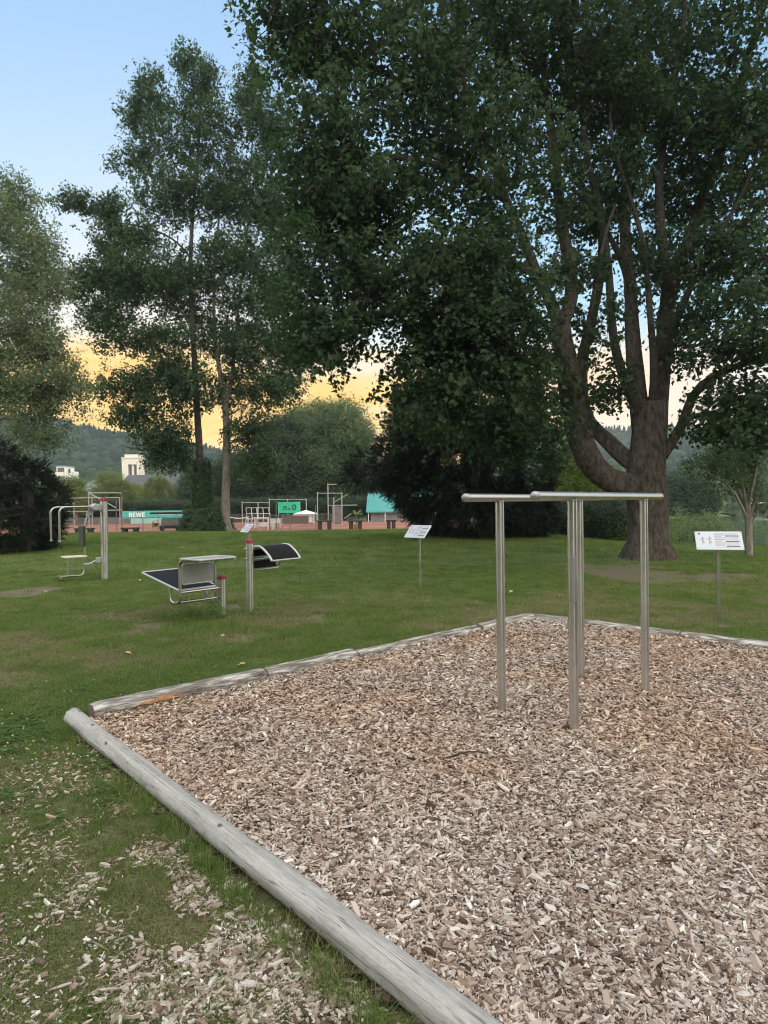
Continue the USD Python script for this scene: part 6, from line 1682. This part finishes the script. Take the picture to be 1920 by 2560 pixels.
mid('bank_bush', 'dark bushes on the far bank right of the round tree', 184, 1595, [(1590, 1092, 22, 12), (1615, 1094, 24, 10), (1640, 1090, 30, 14), (1665, 1088, 30, 16)], 700, 1.7, 'dark_leaf', 0.3, 3, cat='bush')
mid('bank_bush', 'pale reeds and bushes low on the far bank', 176, 1562, [(1550, 1099, 18, 9), (1575, 1101, 20, 8), (1600, 1100, 20, 8), (1530, 1098, 14, 11)], 1000, 1.2, 'bank_plant', 0.1, 1, cat='bush')
# white boathouse sliver and a pale jetty rail
gable_house('boat_house', 'small white house half hidden at the far bank behind old maple', 230, 1655, 1690, 1258, 1243, 6, 'white_paint', 'pale_roof', 2, 'house')
D = 120; o = np.array([*bank(1885, D), 0.0]); t = thing('river_jetty', o, 0, 'pale landing stage over the river at the right edge of the picture', 'jetty')
zj = (P(1900, 1256, D) - o)[2]
part(t, 'deck', bx((-0.5, 0, zj - 0.25), (9, 1.6, zj)), 'white_paint', smooth=False); part(t, 'handrail', bx((-0.5, 0, zj + 0.85), (9, 0.08, zj + 0.93)), 'grey_wall', smooth=False)
for x in np.arange(-0.3, 9, 1.5):
    part(t, 'pile', tube(np.array([[x, 0.8, -2.2], [x, 0.8, zj - 0.26]]), 0.10, 8), 'grey_wall')
for x in (-0.3, 2.7, 5.7, 8.7):
    part(t, 'baluster', bx((x, 0.0, zj + 0.001), (x + 0.08, 0.07, zj + 0.849)), 'grey_wall', smooth=False)

# ------------------------------------------------------------------ wooded hills
def lump(r, conifer=False):
    m = trimesh.creation.icosphere(2 if not conifer else 1, 1.0); v = np.asarray(m.vertices).copy()
    if conifer:
        v = v * [0.42, 0.42, 1.0]; v[:, :2] *= (0.55 + 0.45 * (1 - (v[:, 2:] + 1) / 2)); v *= 1 + 0.5 * (meshkit.noise(v * 4 + r.random(3) * 9, 3)[:, None] - 0.5)
    else:
        n_ = meshkit.fbm(v * 1.9 + r.random(3) * 20, 3, 1)[:, None]; v = v * (0.68 + 0.68 * n_); v[:, 2] *= 0.95
    return trimesh.Trimesh(v, m.faces, process=False)


LUMP = [lump(_t) for _ in range(5)] + [lump(_t, True) for _ in range(2)]


def hill(name, D, ridge, depth, n, foot, size=4.2):
    """ridge: (px, py) of the skyline in the 1659-wide picture"""
    rx_ = np.array([r[0] for r in ridge]) * K; ry_ = np.array([r[1] for r in ridge]) * K
    Xs = np.array([P(a, b_, D)[0] for a, b_ in zip(rx_, ry_)]); Zs = np.array([P(a, b_, D)[2] for a, b_ in zip(rx_, ry_)]) - size * 1.0

    def hz(x, y):
        t_ = np.clip((y - (D - depth)) / depth, 0, 1.6); top_ = np.interp(x * (D / np.maximum(y, 1)), Xs, Zs) if False else np.interp(x, Xs, Zs)
        p = np.stack([x, y, 0 * x], -1) / 60
        return top_ * np.where(t_ <= 1, t_ ** 0.8, 1 - 0.35 * (t_ - 1)) * (1 - 0.16 * (1 - np.clip(t_, 0, 1)) * (meshkit.fbm(p, 3, 5) - 0.2) * 2) - 0.4
    gx_ = np.linspace(Xs.min(), Xs.max(), 60); gy_ = np.linspace(D - depth, D + depth * 0.5, 34); A, B = np.meshgrid(gx_, gy_)
    z = hz(A.ravel(), B.ravel()); k = len(gx_); i_, j_ = np.meshgrid(np.arange(k - 1), np.arange(len(gy_) - 1)); a_ = (j_ * k + i_).ravel()
    top(name, (np.stack([A.ravel(), B.ravel(), z], 1), np.stack([a_, a_ + 1, a_ + 1 + k, a_ + k], 1)), 'forest_floor', smooth=True, kind='structure')
    x = _t.uniform(Xs.min(), Xs.max(), n * 2); y = D - depth + depth * 1.12 * _t.random(n * 2); ok = np.abs(x / y * FPX) < 1040
    x, y = x[ok][:n], y[ok][:n]; z = hz(x, y); s_ = size * _t.uniform(0.6, 1.3, len(x)); con = meshkit.fbm(np.stack([x, y, 0 * x], -1) / 70, 3, 12) + 0.25 * (_t.random(len(x)) - 0.5) > 0.56
    idx = np.where(con, 5 + _t.integers(0, 2, len(x)), _t.integers(0, 5, len(x)))
    yaw = _t.random(len(x)) * 6.28
    sc3 = np.stack([s_, s_, s_ * np.where(con, 1.6, 1.05)], 1)
    w = instancer('/World/' + ('hillside_wood' if name not in _hills else 'hillside_wood_001'), LUMP, ['forest_leaf', 'forest_leaf', 'forest_leaf_light', 'forest_leaf', 'forest_leaf_light', 'forest_leaf', 'forest_leaf'],
                  np.stack([x, y, z + s_ * 0.45], 1), np.stack([np.cos(yaw / 2), 0 * yaw, 0 * yaw, np.sin(yaw / 2)], 1), sc3, idx, label=foot, cat='wood')
    return w


_hills = {'right_hill': 1}
simple('forest_floor', (0.022, 0.040, 0.022), 0.95, nscale=0.05, namt=0.3)
hill('left_hill', 520, [(-420, 930), (-200, 905), (-60, 900), (60, 902), (125, 908), (180, 921), (230, 935), (300, 938), (360, 948), (420, 962), (520, 985), (640, 1015), (800, 1060), (950, 1090)], 230, 5200, 'hazy wooded hillside in the distance on the left', 3.3)
hill('right_hill', 640, [(900, 1060), (1050, 985), (1180, 945), (1290, 931), (1370, 928), (1440, 922), (1500, 928), (1560, 940), (1660, 945), (1800, 950), (2100, 960)], 300, 5200, 'hazy wooded hillside in the distance across the river', 3.8)
# a belt of taller broad-leaved trees at the foot of the left hill and along the far side of the meadow
n = 1500; y = _t.uniform(225, 330, n); x = (P(1, 1, 1)[0]) * y * 0 + _t.uniform(-0.62, 0.30, n) * y; s_ = _t.uniform(4.5, 8.5, n) * (0.7 + 0.5 * smooth(225, 330, y)); yaw = _t.random(n) * 6.28
ok = ~((np.abs(x / y - (f1(845, 0)[0] - 960) / FPX) < 0.05) & (y < 260))
z = s_ * 0.55 + 0.05 * (y - 225)
w = instancer('/World/meadow_wood', LUMP[:5], ['forest_leaf_light', 'forest_leaf', 'forest_leaf_light', 'forest_leaf', 'forest_leaf_light'], np.stack([x, y, z], 1)[ok], np.stack([np.cos(yaw / 2), 0 * yaw, 0 * yaw, np.sin(yaw / 2)], 1)[ok], np.stack([s_, s_, s_ * 1.15], 1)[ok], _t.integers(0, 5, n)[ok], label='belt of broad-leaved wood at the foot of the left hill', cat='wood')
n = 700; y = _t.uniform(235, 420, n); x = _t.uniform(0.30, 0.64, n) * y; s_ = _t.uniform(3.0, 6.0, n); yaw = _t.random(n) * 6.28; ok = ~shapely.contains_xy(RIVER.buffer(8), x, y)
instancer('/World/far_bank_wood', LUMP[:5], ['forest_leaf_light', 'forest_leaf', 'forest_leaf_light', 'forest_leaf', 'forest_leaf'], np.stack([x, y, s_ * 0.55], 1)[ok], np.stack([np.cos(yaw / 2), 0 * yaw, 0 * yaw, np.sin(yaw / 2)], 1)[ok], np.stack([s_, s_, s_ * 1.1], 1)[ok], _t.integers(0, 5, n)[ok], label='low wood on the far bank of the river', cat='wood')

# ------------------------------------------------------------------ trees added unseen behind the viewer, to put dark bands in the steel
t = thing('park_wood', (0, -14, 0), 0, 'added unseen trees behind the viewer that darken the steel reflections', 'wood', kind='stuff')
P_ = []
for (az, dist, w, h) in [(-82, 16, 5.0, 9), (-60, 15, 4.5, 10), (-38, 15, 4.6, 9), (-17, 14, 4.2, 9.5), (2, 17, 3.4, 9), (47, 16, 4.0, 10), (66, 16, 4.6, 9), (86, 18, 5.0, 9)]:
    a = math.radians(az); c = np.array([dist * math.sin(a), -dist * math.cos(a) + 14 + 1.5, h * 0.55]); m = 520
    u = _t.normal(0, 1, (m, 3)); u /= np.linalg.norm(u, axis=1, keepdims=True); P_.append(c + u * (_t.random((m, 1)) ** 0.4) * [w, w, h * 0.5])
P_ = np.vstack(P_); d = _t.normal(0, 1, P_.shape) + [0, 0, 0.5]
instancer(str(t.GetPath()) + '/foliage', LARGE, 'dark_leaf', P_, quats_of(basis(d, _t.random(len(P_)) * 6.28)), 1.5 * _t.uniform(0.7, 1.3, len(P_)), _t.integers(0, 5, len(P_)))
for (az, dist, w, h) in [(-82, 16, 5.0, 9), (-60, 15, 4.5, 10), (-38, 15, 4.6, 9), (-17, 14, 4.2, 9.5), (2, 17, 3.4, 9), (47, 16, 4.0, 10), (66, 16, 4.6, 9), (86, 18, 5.0, 9)]:
    a = math.radians(az); part(t, 'trunk', tube(np.array([[dist * math.sin(a), -dist * math.cos(a) + 15.5, -0.3], [dist * math.sin(a), -dist * math.cos(a) + 15.5, h * 0.6]]), [0.3, 0.15], 8), 'bark_dark')

# ------------------------------------------------------------------ small things on the lawn
def fallen(label, px, py, s=0.10):
    q = G(px, py); v, f = maple_outline(_t); v = v * [1, 1, 1.6] * s * 0.72; a = _t.random() * 6.28; c_, s_ = math.cos(a), math.sin(a)
    v = np.stack([v[:, 0] * c_ - v[:, 1] * s_, v[:, 0] * s_ + v[:, 1] * c_, v[:, 2] + 0.045], 1)
    top('fallen_leaf', (v + q, f), 'fallen_leaf', smooth=False, label=label, cat='leaf', group='fallen leaves on the lawn')


for (x, y, s, lb) in [(1285, 1485, 0.15, 'dry tan leaf on the grass between the two left posts of the bars'), (1400, 1497, 0.10, 'small pale leaf on the grass left of the middle posts'), (555, 1600, 0.11, 'pale leaf on the bare patch beyond the short post'),
                      (312, 1643, 0.10, 'orange-brown leaf on the grass nearest the left log'), (613, 1672, 0.10, 'tan leaf close to the left log edge'), (115, 1483, 0.12, 'pale leaf beside the bare patch at the left edge'), (355, 1455, 0.14, 'pale leaf right of the post of the pull trainer')]:
    fallen(lb, x, y, s)

# weeds and gravel round the feet of the two posts
plants('lawn_weed', 'bright green weed growing in front of the short red-capped post', [tuple(G(540, 1543)[:2]), tuple(G(505, 1550)[:2])], 0.14, 26, 'weed_leaf', 0.30)
plants('lawn_weed', 'small bright weed right of the tall red-capped post', [tuple(G(668, 1530)[:2])], 0.05, 8, 'weed_leaf', 0.25)
gr = []
for k in range(70):
    q = G(_t.normal(588, 14), _t.normal(1536, 6)); m = trimesh.convex.convex_hull(_t.normal(0, 0.5, (10, 3))); m.apply_scale(_t.uniform(0.008, 0.022)); m.apply_translation(q + [0, 0, 0.012]); gr.append(m)
top('gravel', gr, 'gravel_grey', smooth=False, label='pale gravel between the feet of the two posts', cat='gravel', kind='stuff')
sk = G(1130, 1912); m = [tube(np.array([sk + [x, 0.05 * math.sin(x * 9), 0.05 + 0.01 * math.sin(x * 17)] for x in np.linspace(-0.26, 0.22, 9)]), np.linspace(0.006, 0.004, 9), 6)]
top('twig', m, 'bark_dark', smooth=True, label='thin dark twig lying on the wood chips in front of the bars', cat='twig')

# ------------------------------------------------------------------ the hazy air
L['haze_air'] = MAT(stage, '/World/Looks/haze_air', {'v': ('principled_volume', {'color': (0.72, 0.86, 1.0), 'density': HAZE, 'anisotropy': 0.2})}, [], volume='v.volume')
top('haze', bx((-1100, -1100, -3.8), (1100, 1100, 112)), 'haze_air', smooth=False, kind='stuff', label='thin evening haze in the air', cat='haze')
